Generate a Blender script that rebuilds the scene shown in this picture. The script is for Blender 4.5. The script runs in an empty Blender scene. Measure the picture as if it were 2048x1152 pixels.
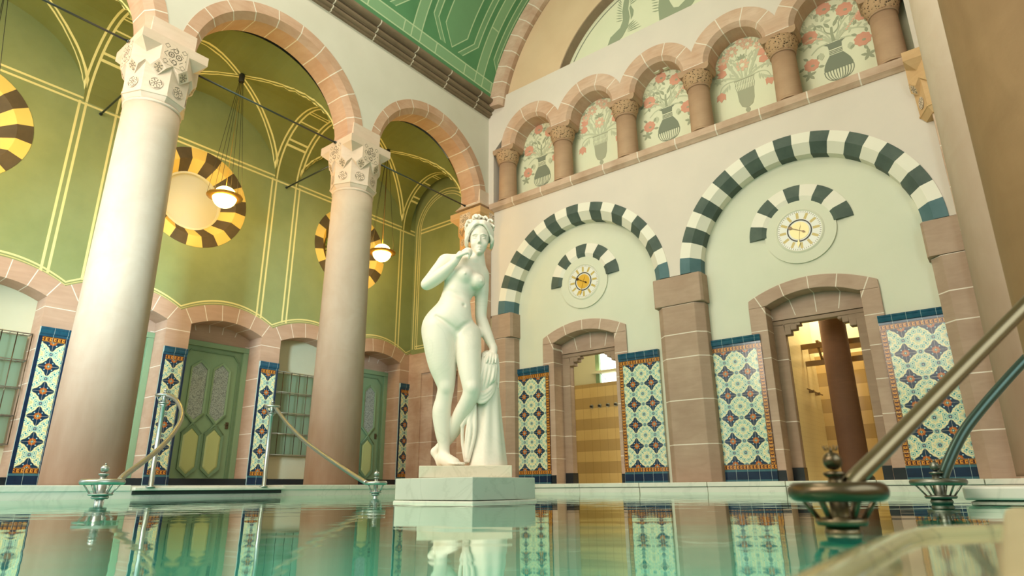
import bpy, bmesh, math, random
import numpy as np
from mathutils import Vector, Matrix

random.seed(7)
SC = bpy.context.scene
COL = SC.collection
PI = math.pi
R = math.radians


# ------------------------------------------------------------------ node helpers
def lin(c):
    def f(v):
        v = v / 255.0
        return v / 12.92 if v <= 0.04045 else ((v + 0.055) / 1.055) ** 2.4
    return (f(c[0]), f(c[1]), f(c[2]), 1.0)


class X:
    """a float socket (or number) with operators that add Math nodes"""
    def __init__(self, nt, s):
        self.nt, self.s = nt, s

    def op(self, o, *a):
        n = self.nt.nodes.new('ShaderNodeMath')
        n.operation = o
        for i, v in enumerate((self,) + a):
            v = v.s if isinstance(v, X) else v
            if isinstance(v, (int, float)):
                n.inputs[i].default_value = v
            else:
                self.nt.links.new(v, n.inputs[i])
        return X(self.nt, n.outputs[0])

    def __add__(self, o): return self.op('ADD', o)
    __radd__ = __add__
    def __sub__(self, o): return self.op('SUBTRACT', o)
    def __rsub__(self, o): return (self * -1) + o
    def __mul__(self, o): return self.op('MULTIPLY', o)
    __rmul__ = __mul__
    def __truediv__(self, o): return self.op('DIVIDE', o)
    def __lt__(self, o): return self.op('LESS_THAN', o)
    def __gt__(self, o): return self.op('GREATER_THAN', o)
    def __neg__(self): return self * -1
    def abs(self): return self.op('ABSOLUTE')
    def sin(self): return self.op('SINE')
    def cos(self): return self.op('COSINE')
    def floor(self): return self.op('FLOOR')
    def frac(self): return self.op('FRACT')
    def sqrt(self): return self.op('SQRT')
    def pow(self, p): return self.op('POWER', p)
    def atan2(self, o): return self.op('ARCTAN2', o)
    def max(self, o): return self.op('MAXIMUM', o)
    def min(self, o): return self.op('MINIMUM', o)
    def clamp(self): return self.max(0.0).min(1.0)
    def near(self, v, w): return (self - v).abs() < w
    def between(self, a, b): return (self > a) * (self < b)
    def period(self, c, p):
        """signed distance to the nearest of c + k p"""
        t = (self - c) / p
        return (t - (t + 0.5).floor()) * p


class Mt:
    def __init__(self, name, rough=0.6, base=(200, 200, 200), metal=0.0, spec=0.5):
        self.m = bpy.data.materials.new(name)
        self.m.use_nodes = True
        self.nt = self.m.node_tree
        self.b = self.nt.nodes['Principled BSDF']
        self.b.inputs['Roughness'].default_value = rough
        self.b.inputs['Metallic'].default_value = metal
        self.b.inputs['Specular IOR Level'].default_value = spec
        self.b.inputs['Base Color'].default_value = lin(base)

    def new(self, t): return self.nt.nodes.new(t)

    def xyz(self, world=True):
        if world:
            v = self.new('ShaderNodeNewGeometry').outputs['Position']
        else:
            v = self.new('ShaderNodeTexCoord').outputs['Object']
        s = self.new('ShaderNodeSeparateXYZ')
        self.nt.links.new(v, s.inputs[0])
        self.v = v
        return [X(self.nt, s.outputs[i]) for i in range(3)]

    def noise(self, scale, detail=4, sv=(1, 1, 1), rough=0.55, dist=0.0):
        mp = self.new('ShaderNodeMapping')
        mp.inputs['Scale'].default_value = sv
        self.nt.links.new(self.v, mp.inputs[0])
        n = self.new('ShaderNodeTexNoise')
        n.inputs['Scale'].default_value = scale
        n.inputs['Detail'].default_value = detail
        n.inputs['Roughness'].default_value = rough
        n.inputs['Distortion'].default_value = dist
        self.nt.links.new(mp.outputs[0], n.inputs['Vector'])
        return X(self.nt, n.outputs['Fac'])

    def voro(self, scale, feature='F1'):
        n = self.new('ShaderNodeTexVoronoi')
        n.feature = feature
        n.inputs['Scale'].default_value = scale
        self.nt.links.new(self.v, n.inputs['Vector'])
        return X(self.nt, n.outputs['Distance'])

    def mix(self, f, a, b):
        n = self.new('ShaderNodeMix')
        n.data_type = 'RGBA'
        for sock, v in ((n.inputs[0], f), (n.inputs[6], a), (n.inputs[7], b)):
            v = v.s if isinstance(v, X) else v
            if isinstance(v, tuple):
                sock.default_value = lin(v)
            elif isinstance(v, (int, float)):
                sock.default_value = v
            else:
                self.nt.links.new(v, sock)
        return n.outputs[2]

    def base(self, c):
        if isinstance(c, tuple):
            self.b.inputs['Base Color'].default_value = lin(c)
        else:
            self.nt.links.new(c, self.b.inputs['Base Color'])

    def rough(self, f):
        self.nt.links.new(f.s, self.b.inputs['Roughness'])

    def bump(self, h, strength=0.3, dist=0.01):
        n = self.new('ShaderNodeBump')
        n.inputs['Strength'].default_value = strength
        n.inputs['Distance'].default_value = dist
        self.nt.links.new(h.s, n.inputs['Height'])
        self.nt.links.new(n.outputs[0], self.b.inputs['Normal'])


def span(n, a, b):
    """noise value remapped so that a..b becomes 0..1"""
    return ((n - a) / (b - a)).clamp()


# ------------------------------------------------------------------ mesh helpers
class MB:
    def __init__(self):
        self.v, self.f, self.mi, self.sm = [], [], [], []

    def face(self, idx, mi=0, sm=False):
        self.f.append(tuple(idx)); self.mi.append(mi); self.sm.append(sm)

    def poly(self, pts, mi=0, sm=False):
        b = len(self.v)
        self.v += [tuple(p) for p in pts]
        self.face(range(b, b + len(pts)), mi, sm)

    def box(self, x0, x1, y0, y1, z0, z1, mi=0):
        b = len(self.v)
        self.v += [(x, y, z) for x in (x0, x1) for y in (y0, y1) for z in (z0, z1)]
        for q in ((0, 1, 3, 2), (4, 6, 7, 5), (0, 4, 5, 1), (2, 3, 7, 6), (0, 2, 6, 4), (1, 5, 7, 3)):
            self.face([b + i for i in q], mi)
        return self

    def loft(self, rings, closed=True, caps=(True, True), mi=0, sm=True):
        """rings: list of equally long point lists"""
        b = len(self.v); n = len(rings[0])
        for r in rings:
            self.v += [tuple(p) for p in r]
        for i in range(len(rings) - 1):
            for j in range(n if closed else n - 1):
                k = (j + 1) % n
                self.face((b + i * n + j, b + i * n + k, b + (i + 1) * n + k, b + (i + 1) * n + j), mi, sm)
        if caps[0]: self.face([b + j for j in range(n)][::-1], mi)
        if caps[1]: self.face([b + (len(rings) - 1) * n + j for j in range(n)], mi)
        return self

    def lathe(self, prof, cx=0, cy=0, z=0, n=32, mi=0, sm=True, caps=(True, True)):
        return self.loft([[(cx + r * math.cos(2 * PI * j / n), cy + r * math.sin(2 * PI * j / n), z + h) for j in range(n)]
                          for r, h in prof], True, caps, mi, sm)

    def tube(self, path, r, n=10, mi=0, closed=False):
        P = [Vector(p) for p in path]
        rr = r if isinstance(r, (list, tuple)) else [r] * len(P)
        rings = []
        up = None
        for i, p in enumerate(P):
            if closed:
                t = (P[(i + 1) % len(P)] - P[i - 1]).normalized()
            else:
                t = (P[min(i + 1, len(P) - 1)] - P[max(i - 1, 0)]).normalized()
            if up is None:
                up = Vector((0, 0, 1)) if abs(t.z) < 0.9 else Vector((1, 0, 0))
            a = t.cross(up).normalized(); up = a.cross(t).normalized()
            rings.append([p + a * (rr[i] * math.cos(2 * PI * j / n)) + up * (rr[i] * math.sin(2 * PI * j / n)) for j in range(n)])
        if closed:
            rings.append(rings[0])
            return self.loft(rings, True, (False, False), mi)
        return self.loft(rings, True, (True, True), mi)

    def torus(self, c, Rr, r, n=36, m=12, mi=0):
        return self.tube([(c[0] + Rr * math.cos(2 * PI * i / n), c[1] + Rr * math.sin(2 * PI * i / n), c[2]) for i in range(n)], r, m, mi, True)

    def ball(self, c, r, n=20, m=12, mi=0, sq=1.0):
        return self.lathe([(max(r * math.sin(PI * i / m), 1e-4), -r * sq * math.cos(PI * i / m)) for i in range(m + 1)], c[0], c[1], c[2], n, mi)

    def sweep(self, mapf, c, prof, a0, a1, n, mi=0, mifun=None, caps=True, sm=False):
        """profile (r, d) swept about centre c = (t, z); mapf(t, z, d) -> xyz"""
        k = len(prof); b = len(self.v)
        for i in range(n + 1):
            a = a0 + (a1 - a0) * i / n
            for r, d in prof:
                self.v.append(mapf(c[0] + r * math.cos(a), c[1] + r * math.sin(a), d))
        for i in range(n):
            for j in range(k):
                q = (j + 1) % k
                self.face((b + i * k + j, b + i * k + q, b + (i + 1) * k + q, b + (i + 1) * k + j), mifun(i) if mifun else mi, sm)
        if caps:
            self.face([b + j for j in range(k)], mifun(0) if mifun else mi)
            self.face([b + n * k + j for j in range(k)][::-1], mifun(n - 1) if mifun else mi)
        return self

    def strip(self, mapf, cols, d0, d1, mi=0, back=True):
        """wall piece: cols = [(t, zlo, zhi)], thickness d0..d1"""
        n = len(cols)
        rings = [[mapf(t, lo, d0), mapf(t, hi, d0), mapf(t, hi, d1), mapf(t, lo, d1)] for t, lo, hi in cols]
        return self.loft(rings, True, (True, True), mi, False)

    def build(self, name, mats, parent=None, bevel=0.0, norm=True, smooth_angle=None):
        me = bpy.data.meshes.new(name)
        me.from_pydata(self.v, [], self.f)
        for m in (mats if isinstance(mats, (list, tuple)) else [mats]):
            me.materials.append(m)
        me.polygons.foreach_set('material_index', self.mi)
        me.polygons.foreach_set('use_smooth', self.sm)
        if norm:
            bm = bmesh.new(); bm.from_mesh(me)
            bmesh.ops.remove_doubles(bm, verts=bm.verts, dist=1e-5)
            bmesh.ops.recalc_face_normals(bm, faces=bm.faces)
            bm.to_mesh(me); bm.free()
        me.update()
        o = bpy.data.objects.new(name, me)
        COL.objects.link(o)
        if parent is not None: o.parent = parent
        if bevel:
            md = o.modifiers.new('bevel', 'BEVEL'); md.width = bevel; md.segments = 2; md.limit_method = 'ANGLE'; md.angle_limit = R(40)
            md.harden_normals = False
        return o


def tag(o, label=None, cat=None, group=None, kind=None):
    if label: o['label'] = label
    if cat: o['category'] = cat
    if group: o['group'] = group
    if kind: o['kind'] = kind
    return o


def thing(name, label, cat, loc=(0, 0, 0), rz=0.0, group=None, kind='thing'):
    o = bpy.data.objects.new(name, None)
    o.empty_display_size = 0.1
    COL.objects.link(o)
    o.location = loc; o.rotation_euler = (0, 0, rz)
    return tag(o, label, cat, group, kind)


def struct(o, label=None):
    o['kind'] = 'structure'
    if label: o['label'] = label
    return o


def dup(root, loc, rz, label, group=None):
    r = root.copy(); COL.objects.link(r)
    r.location = loc; r.rotation_euler = (0, 0, rz); r['label'] = label
    if group: r['group'] = group
    for ch in list(root.children):
        c = ch.copy(); COL.objects.link(c); c.parent = r
        for g in list(ch.children):
            d = g.copy(); COL.objects.link(d); d.parent = c
    return r


XP = lambda t, z, d: (d, t, z)      # walls in the plane x = d
YP = lambda t, z, d: (t, d, z)      # walls in the plane y = d

# ------------------------------------------------------------------ dimensions (metres, water surface z = 0)
FZ = 0.14                     # deck level
BAY = 3.455
AC = [-BAY * (k + 0.5) for k in range(4)]      # arcade bay centres
XA = -0.728                   # column row
WXL, WXR = -0.35, 7.85
EXL, EXR = -0.47, 8.30        # the same wall taken behind the corner pilasters
GREC = 0.42                   # back of the gallery niches        # end wall
REC = 0.30                    # recess of the end wall
C1, C2 = 1.76, 5.81           # big arch centres
D1, D2 = 1.70, 5.80           # portal centres

# ------------------------------------------------------------------ materials
STONE = {}


def stone(name, joints=None, base=(196, 160, 136), dark=(158, 120, 98), light=(214, 186, 164), world=True, mortar=(226, 214, 198), streak=(1, 1, 1), low=None):
    M = Mt(name, 0.78, spec=0.25)
    x, y, z = M.xyz(world)
    n1 = span(M.noise(1.7, 5, streak), 0.3, 0.7)
    n2 = span(M.noise(2.2, 6, (streak[0], streak[1], streak[2] * 5), dist=1.2), 0.35, 0.75)
    n3 = M.noise(60, 3)
    c = M.mix(n1, base, light)
    c = M.mix(n2 * 0.32, c, dark)
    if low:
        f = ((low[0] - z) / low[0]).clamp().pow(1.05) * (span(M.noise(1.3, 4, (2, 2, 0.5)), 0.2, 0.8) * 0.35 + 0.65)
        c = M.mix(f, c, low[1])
    h = n3 * 0.3
    if joints:
        j = joints(x, y, z)
        c = M.mix(j, c, mortar)
        h = h - j * 0.6
    M.base(c)
    M.bump(h, 0.25, 0.006)
    return M.m


def plaster(name, a, b, rough=0.85, scale=1.2):
    M = Mt(name, rough, spec=0.2)
    M.xyz()
    n = span(M.noise(scale, 5), 0.3, 0.7)
    M.base(M.mix(n, a, b))
    M.bump(M.noise(35, 3), 0.08, 0.004)
    return M.m


M_ENDWALL = plaster('plaster_rose', (218, 206, 193), (211, 200, 188))
M_MINT = plaster('plaster_mint', (217, 216, 195), (210, 211, 189))
M_GALLERY = plaster('plaster_gallery', (224, 222, 192), (216, 217, 186))
M_TAN = plaster('plaster_tan', (216, 188, 154), (208, 179, 145))
M_ARCADE = plaster('plaster_arcade', (216, 210, 196), (209, 203, 188))
M_CREAM = plaster('plaster_cream', (214, 208, 178), (206, 200, 168))
M_WHITEV = plaster('voussoir_white', (236, 230, 214), (228, 222, 206))
M_DARKV = plaster('voussoir_dark', (92, 104, 94), (74, 86, 80), 0.6, 3.0)
M_BLUEV = plaster('voussoir_blue', (92, 120, 124), (78, 106, 110), 0.6, 3.0)
M_YELV = plaster('voussoir_yellow', (226, 196, 112), (216, 184, 98))
M_BRNV = plaster('voussoir_brown', (92, 80, 58), (76, 66, 48), 0.7, 3.0)

JA = 180.0 / 11


def radial(t, z, cz, step, r0, half=0.007):
    """mortar mask on radial joints; t = distance from the arch centre"""
    a = z.op('SUBTRACT', cz).atan2(t)
    r = (t * t + (z - cz) * (z - cz)).sqrt()
    return (a.period(0.0, R(step)).abs() * r < half) * (z > cz - 0.02)


M_STONE = stone('sandstone_plain')
M_ARCH_A = stone('sandstone_arcade_arch', lambda x, y, z: radial(y.period(-BAY / 2, BAY), z, 6.1, JA, 1.5, 0.009), base=(192, 152, 124), dark=(166, 122, 92), light=(208, 174, 150), streak=(1, 1, 1))
M_GARCH = stone('sandstone_gallery_arch', lambda x, y, z: radial(x.period(0.75, 1.5), z, 7.45, 180 / 5, 0.7, 0.009), base=(198, 160, 132))
M_PIER = stone('sandstone_pier', lambda x, y, z: ((z.near(3.02, .008)).max(z.near(2.52, .008)).max(z.near(2.12, .008)).max(z.near(1.42, .008)).max(z.near(0.72, .008)).max(z.near(3.54, .006))
               .max(z.near(4.1, .008)).max(z.near(4.7, .008))), base=(166, 139, 119), dark=(142, 116, 97), light=(182, 157, 136))
M_DADO = stone('sandstone_dado', lambda x, y, z: ((z.near(2.68, .006)).max(z.near(2.05, .006)).max(z.near(1.55, .006)).max(z.near(1.05, .006)).max(z.near(0.62, .006)) * (y.period(-0.84, 1.7275).abs() > 0.60))
               .max(((z - 1.7).atan2(y.period(-0.84, 1.7275)).period(0.0, R(12)).abs() * (z - 1.7) < 0.006) * (z > 2.84)), base=(180, 146, 122), dark=(152, 119, 96), light=(194, 163, 140), streak=(1, 0.6, 1))
M_PORTAL = stone('sandstone_portal', lambda x, y, z: ((z.near(2.42, .006)).max(z.near(1.98, .006)).max(z.near(1.5, .006)).max(z.near(1.02, .006)).max(z.near(0.6, .006)))
                 .max(((z - 1.3).atan2((x - D1).abs().min((x - D2).abs())).period(R(90), R(13)).abs() * (z - 1.3) < 0.007) * (z > 2.66)), base=(174, 146, 127), dark=(148, 120, 101), light=(190, 164, 144))
M_RIB = stone('sandstone_rib', lambda x, y, z: radial(x - 3.75, z, 7.9, 5.6, 4, 0.011), base=(180, 142, 118))
M_SILL = stone('sandstone_sill', lambda x, y, z: x.period(0.30, 0.75).near(0, .010), base=(176, 146, 120))
M_CORNICE = stone('brownstone_cornice', lambda x, y, z: y.period(-0.55, 0.98).near(0, .012), base=(122, 104, 84), dark=(96, 80, 64), light=(140, 120, 98))
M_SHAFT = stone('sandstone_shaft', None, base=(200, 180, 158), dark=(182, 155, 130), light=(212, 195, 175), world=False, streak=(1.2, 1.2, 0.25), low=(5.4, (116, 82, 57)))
M_SHAFT_SHADED = stone('sandstone_shaft_shaded', None, base=(138, 106, 74), dark=(110, 84, 56), light=(154, 122, 88), world=False, streak=(2, 2, 0.3))  # darker copy of the shaft stone: backlit shade put into the colour
M_CAPIT = stone('sandstone_capital', None, base=(214, 190, 168), dark=(196, 168, 144), light=(222, 202, 184), world=False)
M_CAPWARM = stone('sandstone_capital_warm', None, base=(204, 164, 118), dark=(180, 138, 94), light=(214, 176, 132), world=False)
M_COLLET = stone('sandstone_colonnette', None, base=(172, 138, 110), dark=(142, 110, 86), light=(186, 154, 124), world=False, streak=(1, 1, 0.5))


def carved(name, base, scale, lo, hi):
    M = Mt(name, 0.8, spec=0.2)
    M.xyz(False)
    v = M.voro(scale)
    n = M.noise(scale * 0.8, 2, dist=2.5)
    f = (v * 0.9 + n * 0.6)
    M.base(M.mix(span(f, lo, hi), (52, 42, 32), base))
    M.bump(f, 0.9, 0.012)
    return M.m


M_WEAVE = carved('carved_basketwork', (184, 150, 116), 26, 0.46, 0.66)


def rosette(name, petals, base=(214, 192, 170), dark=(112, 101, 87), R0=1.0):
    M = Mt(name, 0.8, spec=0.2)
    x, y, z = M.xyz(False)
    u, v = x / R0, z / R0
    r = (u * u + v * v).sqrt(); a = v.atan2(u)
    ring = r.near(0.86, 0.07) * ((a * petals).sin() > -0.55)
    pet = (r.between(0.30, 0.74)) * ((a * petals).cos().abs() < 0.45)
    c = r.near(0.2, 0.07)
    f = ring.max(pet).max(c)
    M.base(M.mix(f, base, dark))
    return M.m


M_ROS6 = rosette('carved_rosette', 4, R0=0.085)
M_ROSD = rosette('carved_diamond', 3, R0=0.075, base=(196, 172, 146))


def bigorn():
    M = Mt('carved_arabesque', 0.8, spec=0.2)
    x, y, z = M.xyz(False)
    xx = x.abs()
    w = M.noise(9, 2, dist=0.5)
    s1 = ((xx - 0.05) * (xx - 0.05) + (z - 0.01) * (z - 0.01)).sqrt()
    f = s1.near(0.036, 0.007).max(s1 < 0.013)
    s2 = (xx * xx + (z - 0.09) * (z - 0.09)).sqrt()
    f = f.max(s2.near(0.03, 0.006))
    s3 = (xx * xx + (z + 0.09) * (z + 0.09)).sqrt()
    f = f.max(s3.near(0.03, 0.006))
    d = xx + z.abs()
    f = f.max(d.near(0.145, 0.006) * ((x * 90).sin() > -0.4))
    t = (xx - 0.115).abs() + (z.abs() - 0.125).abs()
    f = f.max(t.near(0.035, 0.005))
    f = f.max((d < 0.12) * ((x * 150).sin() * (z * 150).sin() > 0.72))
    M.base(M.mix(f, (216, 194, 172), (112, 101, 87)))
    return M.m


M_ORN = bigorn()

M_GAP_FOOT = Mt('shade_gap_and_foot', 0.35, (44, 50, 50)).m  # near-black: painted shade of the entry gap, and the pillar's foot ring
M_NAVY = Mt('glazed_black_tile', 0.2, (26, 34, 40)).m


def marble(name, a, b, vein=(150, 148, 134), rough=0.35, vs=3.0, amt=0.6):
    M = Mt(name, rough, spec=0.5)
    M.xyz(False)
    n = M.noise(vs, 6, dist=1.5)
    v = ((n - 0.5).abs() / 0.03).clamp()
    c = M.mix(span(M.noise(1.5, 4), 0.3, 0.7), a, b)
    c = M.mix((1.0 - v) * amt, c, vein)
    M.base(c)
    M.bump(M.noise(40, 2), 0.04, 0.003)
    return M.m


M_STATUE = marble('statue_marble', (238, 227, 210), (231, 219, 200), (216, 207, 188), 0.5, 2.0, 0.25)
M_PLINTH = marble('plinth_marble', (222, 212, 188), (214, 203, 178), (190, 180, 152), 0.5, 3.0, 0.4)
M_PEDEST = marble('pedestal_marble', (206, 205, 190), (188, 190, 175), (166, 168, 152), 0.45, 2.0, 0.35)
M_COPING = marble('coping_marble', (230, 226, 210), (216, 214, 198), (190, 190, 174), 0.35, 1.5, 0.35)
M_WETSTONE = marble('wet_marble', (168, 162, 120), (140, 138, 100), (110, 108, 82), 0.05, 4.0, 0.6)
M_BLOCK = marble('step_marble', (186, 170, 132), (172, 156, 118), (150, 136, 100), 0.4, 4.0, 0.3)

M_BRONZE = Mt('worn_bronze', 0.34, (122, 108, 84), 1.0).m
M_CHROME = Mt('brushed_nickel', 0.36, (178, 182, 178), 1.0).m
M_NICKEL = Mt('aged_nickel', 0.4, (126, 126, 116), 1.0).m
M_RINGMET = Mt('tarnished_bronze', 0.3, (96, 84, 66), 1.0).m
M_GREENMET = Mt('verdigris_metal', 0.35, (74, 92, 86), 0.9).m
M_ROD = Mt('iron_rod', 0.35, (84, 92, 92), 0.9).m
M_WIRE = Mt('dark_wire', 0.6, (40, 38, 30)).m
M_BRASS = Mt('lamp_brass', 0.35, (186, 140, 66), 0.8).m


def emit(name, col, s):
    M = Mt(name, 0.5, col)
    M.b.inputs['Emission Color'].default_value = lin(col)
    M.b.inputs['Emission Strength'].default_value = s
    return M.m


M_GLOBE = emit('lamp_globe', (255, 198, 90), 64.0)
M_DAYWIN = emit('daylight_pane', (236, 246, 240), 4.0)


# --- painted aisle: wall, vault, end wall ---------------------------------------------------
def painted(name, kind):
    M = Mt(name, 0.8, spec=0.2)
    x, y, z = M.xyz()
    yb = y.period(0.0, BAY)              # distance to the nearest bay boundary
    yc = y.period(-BAY / 2, BAY)         # distance to the nearest bay centre
    ya = yb.abs()
    W = 0.018
    if kind == 'wall':
        f = ((ya.near(0.225, W)).max(ya.near(0.315, W))) * (z < 6.14) * (z > 3.2)
        f = f.max((z.near(6.11, W)).max(z.near(6.20, W)))
        sc = yc = y.period(-0.84, 1.7275).abs()
        top = (0.25 - 0.25 * (sc / 0.864) * (sc / 0.864)) + 3.04      # parallel to the scalloped dado
        f = f.max((z - top).near(0.075, 0.014)).max((z - top).near(0.03, 0.008) * 0.6)
        ring = ((y.period(-BAY / 2, BAY)) * (y.period(-BAY / 2, BAY)) + (z - 5.17) * (z - 5.17)).sqrt()
        f = f * (ring > 0.93)
    elif kind == 'vault':
        u = yc.abs() / 1.4575; v = (x + 2.0).abs() / 1.0
        dg = u - v
        f = (dg.near(0.040, 0.017).max(dg.near(-0.040, 0.019))) * (ya > 0.27)
        f = f.max(ya.near(0.225, W)).max(ya.near(0.312, W) * (v < 0.999))
        rung = x.period(-2.02, 0.36)
        f = f.max((rung.near(0.036, 0.014).max(rung.near(-0.036, 0.014))) * (ya < 0.235))
    else:
        r = ((x + 2.0) * (x + 2.0) + (z - 6.15) * (z - 6.15)).sqrt()
        up = z > 6.15
        e = (x + 3.0).abs().min((x + 1.0).abs())
        f = (r.near(0.93, 0.013).max(r.near(0.85, 0.011)).max(r.near(0.79, 0.011))) * up
        f = f.max((e.near(0.07, 0.013).max(e.near(0.15, 0.011)).max(e.near(0.21, 0.011))) * (z < 6.15) * (z > 3.2))
        f = f.max((z.near(6.11, W).max(z.near(6.20, W))) * (e > 0.22))
        f = f.max(z.near(3.2, 0.012).max(z.near(3.26, 0.011)) * (e > 0.16))
    n = span(M.noise(1.1, 5), 0.25, 0.75)
    n2 = span(M.noise(4.0, 5), 0.45, 0.8)
    if kind == 'vault':
        c = M.mix(n, (126, 128, 72), (110, 113, 58))
    else:
        c = M.mix(n, (145, 153, 104), (129, 138, 88))
    c = M.mix(n2 * 0.18, c, (112, 118, 84))
    c = M.mix(f, c, (224, 212, 146))
    M.base(c)
    M.bump(M.noise(30, 3), 0.06, 0.004)
    return M.m


M_AWALL = painted('aisle_wall_paint', 'wall')
M_AVAULT = painted('aisle_vault_paint', 'vault')
M_AEND = painted('aisle_end_paint', 'end')


def barrel():
    """green barrel vault with painted panel lines; s = arc length from the cornice, y along the hall"""
    M = Mt('barrel_vault_paint', 0.8, spec=0.2)
    x, y, z = M.xyz()
    ang = (z - 7.9).atan2((3.75 - x).abs())
    s = (ang - R(11)) * 4.12
    W = 0.014
    pale = (s.between(0.20, 0.44)).max(((y + 0.62).between(-0.12, 0.12)) * (s > 0.2))
    P = 1.95
    yp = (y + 0.62 + P / 2).period(0.0, P)       # distance to a panel centre between two cross bands
    band = (P / 2 - yp.abs())                    # distance to the cross band centre
    pale = pale.max((band < 0.12) * (s > 0.2))
    ln = s.near(0.20, W).max(s.near(0.44, W))
    ln = ln.max(band.near(0.12, W) * (s > 0.2))
    ln = ln.max((y.period(-0.2, 0.9).near(0.0, W)) * s.between(0.20, 0.44))
    ln = ln.max((s.period(0.44, 1.1).near(0.0, W)) * (band < 0.12) * (s > 0.2))
    # nested hexagonal outlines inside every panel
    q = (yp.abs() + ((0.95 - s).max(0.0)) * 0.9)
    for k in (0.70, 0.56, 0.34):
        ln = ln.max(q.near(k, W) * (s > 0.55))
    pale = pale.max((q < 0.34) * 0.45 * (s > 0.55)).max(q.between(0.56, 0.70) * 0.6 * (s > 0.55))
    n = span(M.noise(1.4, 5), 0.3, 0.7)
    c = M.mix(n, (98, 148, 104), (88, 136, 94))
    c = M.mix(pale * 0.7, c, (150, 184, 142))
    c = M.mix(ln, c, (188, 208, 166))
    M.base(c)
    return M.m


M_BARREL = barrel()


# --- majolica tiles ---------------------------------------------------------------------------
def majolica(name, x0, cream=(226, 222, 186), cols=2):
    M = Mt(name, 0.16, spec=0.5)
    x, y, z = M.xyz(False)
    S = 0.353
    fu = x.period(x0, S) / S
    fv = z.period(0.255, S) / S

    def rad(a, b):
        return (a * a + b * b).sqrt()
    r = rad(fu, fv); th = fv.atan2(fu)
    c4 = (th * 2).cos().abs()
    star = r < (c4.pow(3) * 0.12 + 0.245 + (th * 8).cos() * 0.014)
    hu, hv = (fu.abs() - 0.5), (fv.abs() - 0.5)
    r_c = rad(hu, hv)
    r_h = rad(hu, fv); r_v = rad(fu, hv)
    q1 = rad(fu.abs() - 0.27, fv.abs() - 0.30); q2 = rad(fu.abs() - 0.40, fv.abs() - 0.20); q3 = rad(fu.abs() - 0.16, fv.abs() - 0.43)
    n = span(M.noise(26, 3), 0.35, 0.7)
    c = M.mix(n, cream, (214, 210, 160))
    # petals: pale outlines between the florets
    petal = ((x * 74).sin() * (z * 74).sin()).abs()
    c = M.mix((petal > 0.66) * 0.7, c, (156, 196, 182))
    c = M.mix((petal < 0.07) * 0.5, c, (150, 140, 92))
    for q, s in ((q1, 0.092), (q2, 0.080), (q3, 0.078)):
        c = M.mix(q.near(s * 1.45, 0.014) * 0.9, c, (236, 226, 176))
        c = M.mix(q < s, c, (134, 190, 182))
        c = M.mix(q.near(s * 0.55, 0.012), c, (214, 216, 176))
        c = M.mix(q < s * 0.30, c, (40, 120, 130))
    for q in (r_c, r_h, r_v):
        c = M.mix(q < 0.105, c, (150, 188, 176))
        c = M.mix(q < 0.06, c, (34, 70, 98))
        c = M.mix(q < 0.02, c, (200, 208, 170))
    c = M.mix(star, c, (22, 50, 74))
    dots = rad(fu.abs() - 0.13, fv.abs() - 0.13) < 0.025
    c = M.mix(dots, c, (150, 196, 200))
    orr = r < ((th * 8).cos() * 0.014 + 0.138)
    c = M.mix(orr, c, (160, 74, 32))
    c = M.mix(r < 0.105, c, (224, 156, 52))
    c = M.mix(r.near(0.085, 0.012), c, (150, 70, 32))
    c = M.mix(r < 0.055, c, (26, 62, 92))
    c = M.mix(r < 0.028, c, (140, 196, 190))
    g = (x.period(x0, S / 2).abs() < 0.0016).max(z.period(0.255, S / 2).abs() < 0.0016)
    c = M.mix(g * 0.7, c, (206, 204, 180))
    M.base(c)
    M.bump(petal, 0.06, 0.003)
    return M.m


def tborder(name, axis):
    M = Mt(name, 0.18, spec=0.5)
    x, y, z = M.xyz(False)
    if axis == 'x':
        t = x; e = (z - 0.2175).abs().min((z - 2.06).abs())
    else:
        t = z; e = (x - 0.04).abs().min((x - 0.746).abs())
    p = t.period(0.0, 0.052) / 0.052
    tile = t.period(0.0, 0.176).abs() < 0.0018
    mid = e < 0.021
    c = M.mix(p.near(0.0, 0.30) * mid, (78, 38, 26), (214, 142, 50))
    c = M.mix(p.near(0.1, 0.10) * (e < 0.010), c, (60, 44, 40))
    c = M.mix(e.between(0.026, 0.030), c, (206, 150, 60))
    c = M.mix(tile, c, (206, 196, 168))
    M.base(c)
    return M.m


def bluetile(name, a, b, ridged=False):
    M = Mt(name, 0.14, spec=0.5)
    x, y, z = M.xyz(False)
    n = span(M.noise(9, 3), 0.3, 0.7)
    c = M.mix(n, a, b)
    g = (x.period(0.0, 0.176).abs() < 0.002)
    c = M.mix(g, c, (170, 190, 186))
    M.base(c)
    return M.m


M_MAJ2 = majolica('majolica_double', 0.353 / 2)
M_MAJ1 = majolica('majolica_single', 0.196, cream=(214, 206, 142))
M_BORX = tborder('majolica_border', 'x')
M_BORZ = tborder('majolica_border_upright', 'z')
M_BLUET = bluetile('blue_cap_tile', (34, 88, 108), (24, 66, 90))
M_BLUEP = bluetile('navy_plinth_tile', (20, 44, 72), (16, 34, 58))
M_BLUEL = bluetile('pale_blue_tile', (66, 108, 116), (50, 92, 104))


def showertile():
    M = Mt('shower_tile', 0.25, spec=0.5)
    x, y, z = M.xyz()
    row = ((z - 0.14) / 0.235).floor()
    odd = (row / 2).frac() > 0.25
    c = M.mix(odd, (208, 178, 120), (174, 146, 96))
    n = span(M.noise(3, 3), 0.3, 0.7)
    c = M.mix(n * 0.25, c, (186, 150, 90))
    g = ((x + y * 0.0).period(0.0, 0.2).abs() < 0.003).max((z - 0.14).period(0.0, 0.235).abs() < 0.003)
    c = M.mix(g * 0.6, c, (128, 104, 62))
    M.base(c)
    return M.m


M_SHOWER = showertile()


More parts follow.
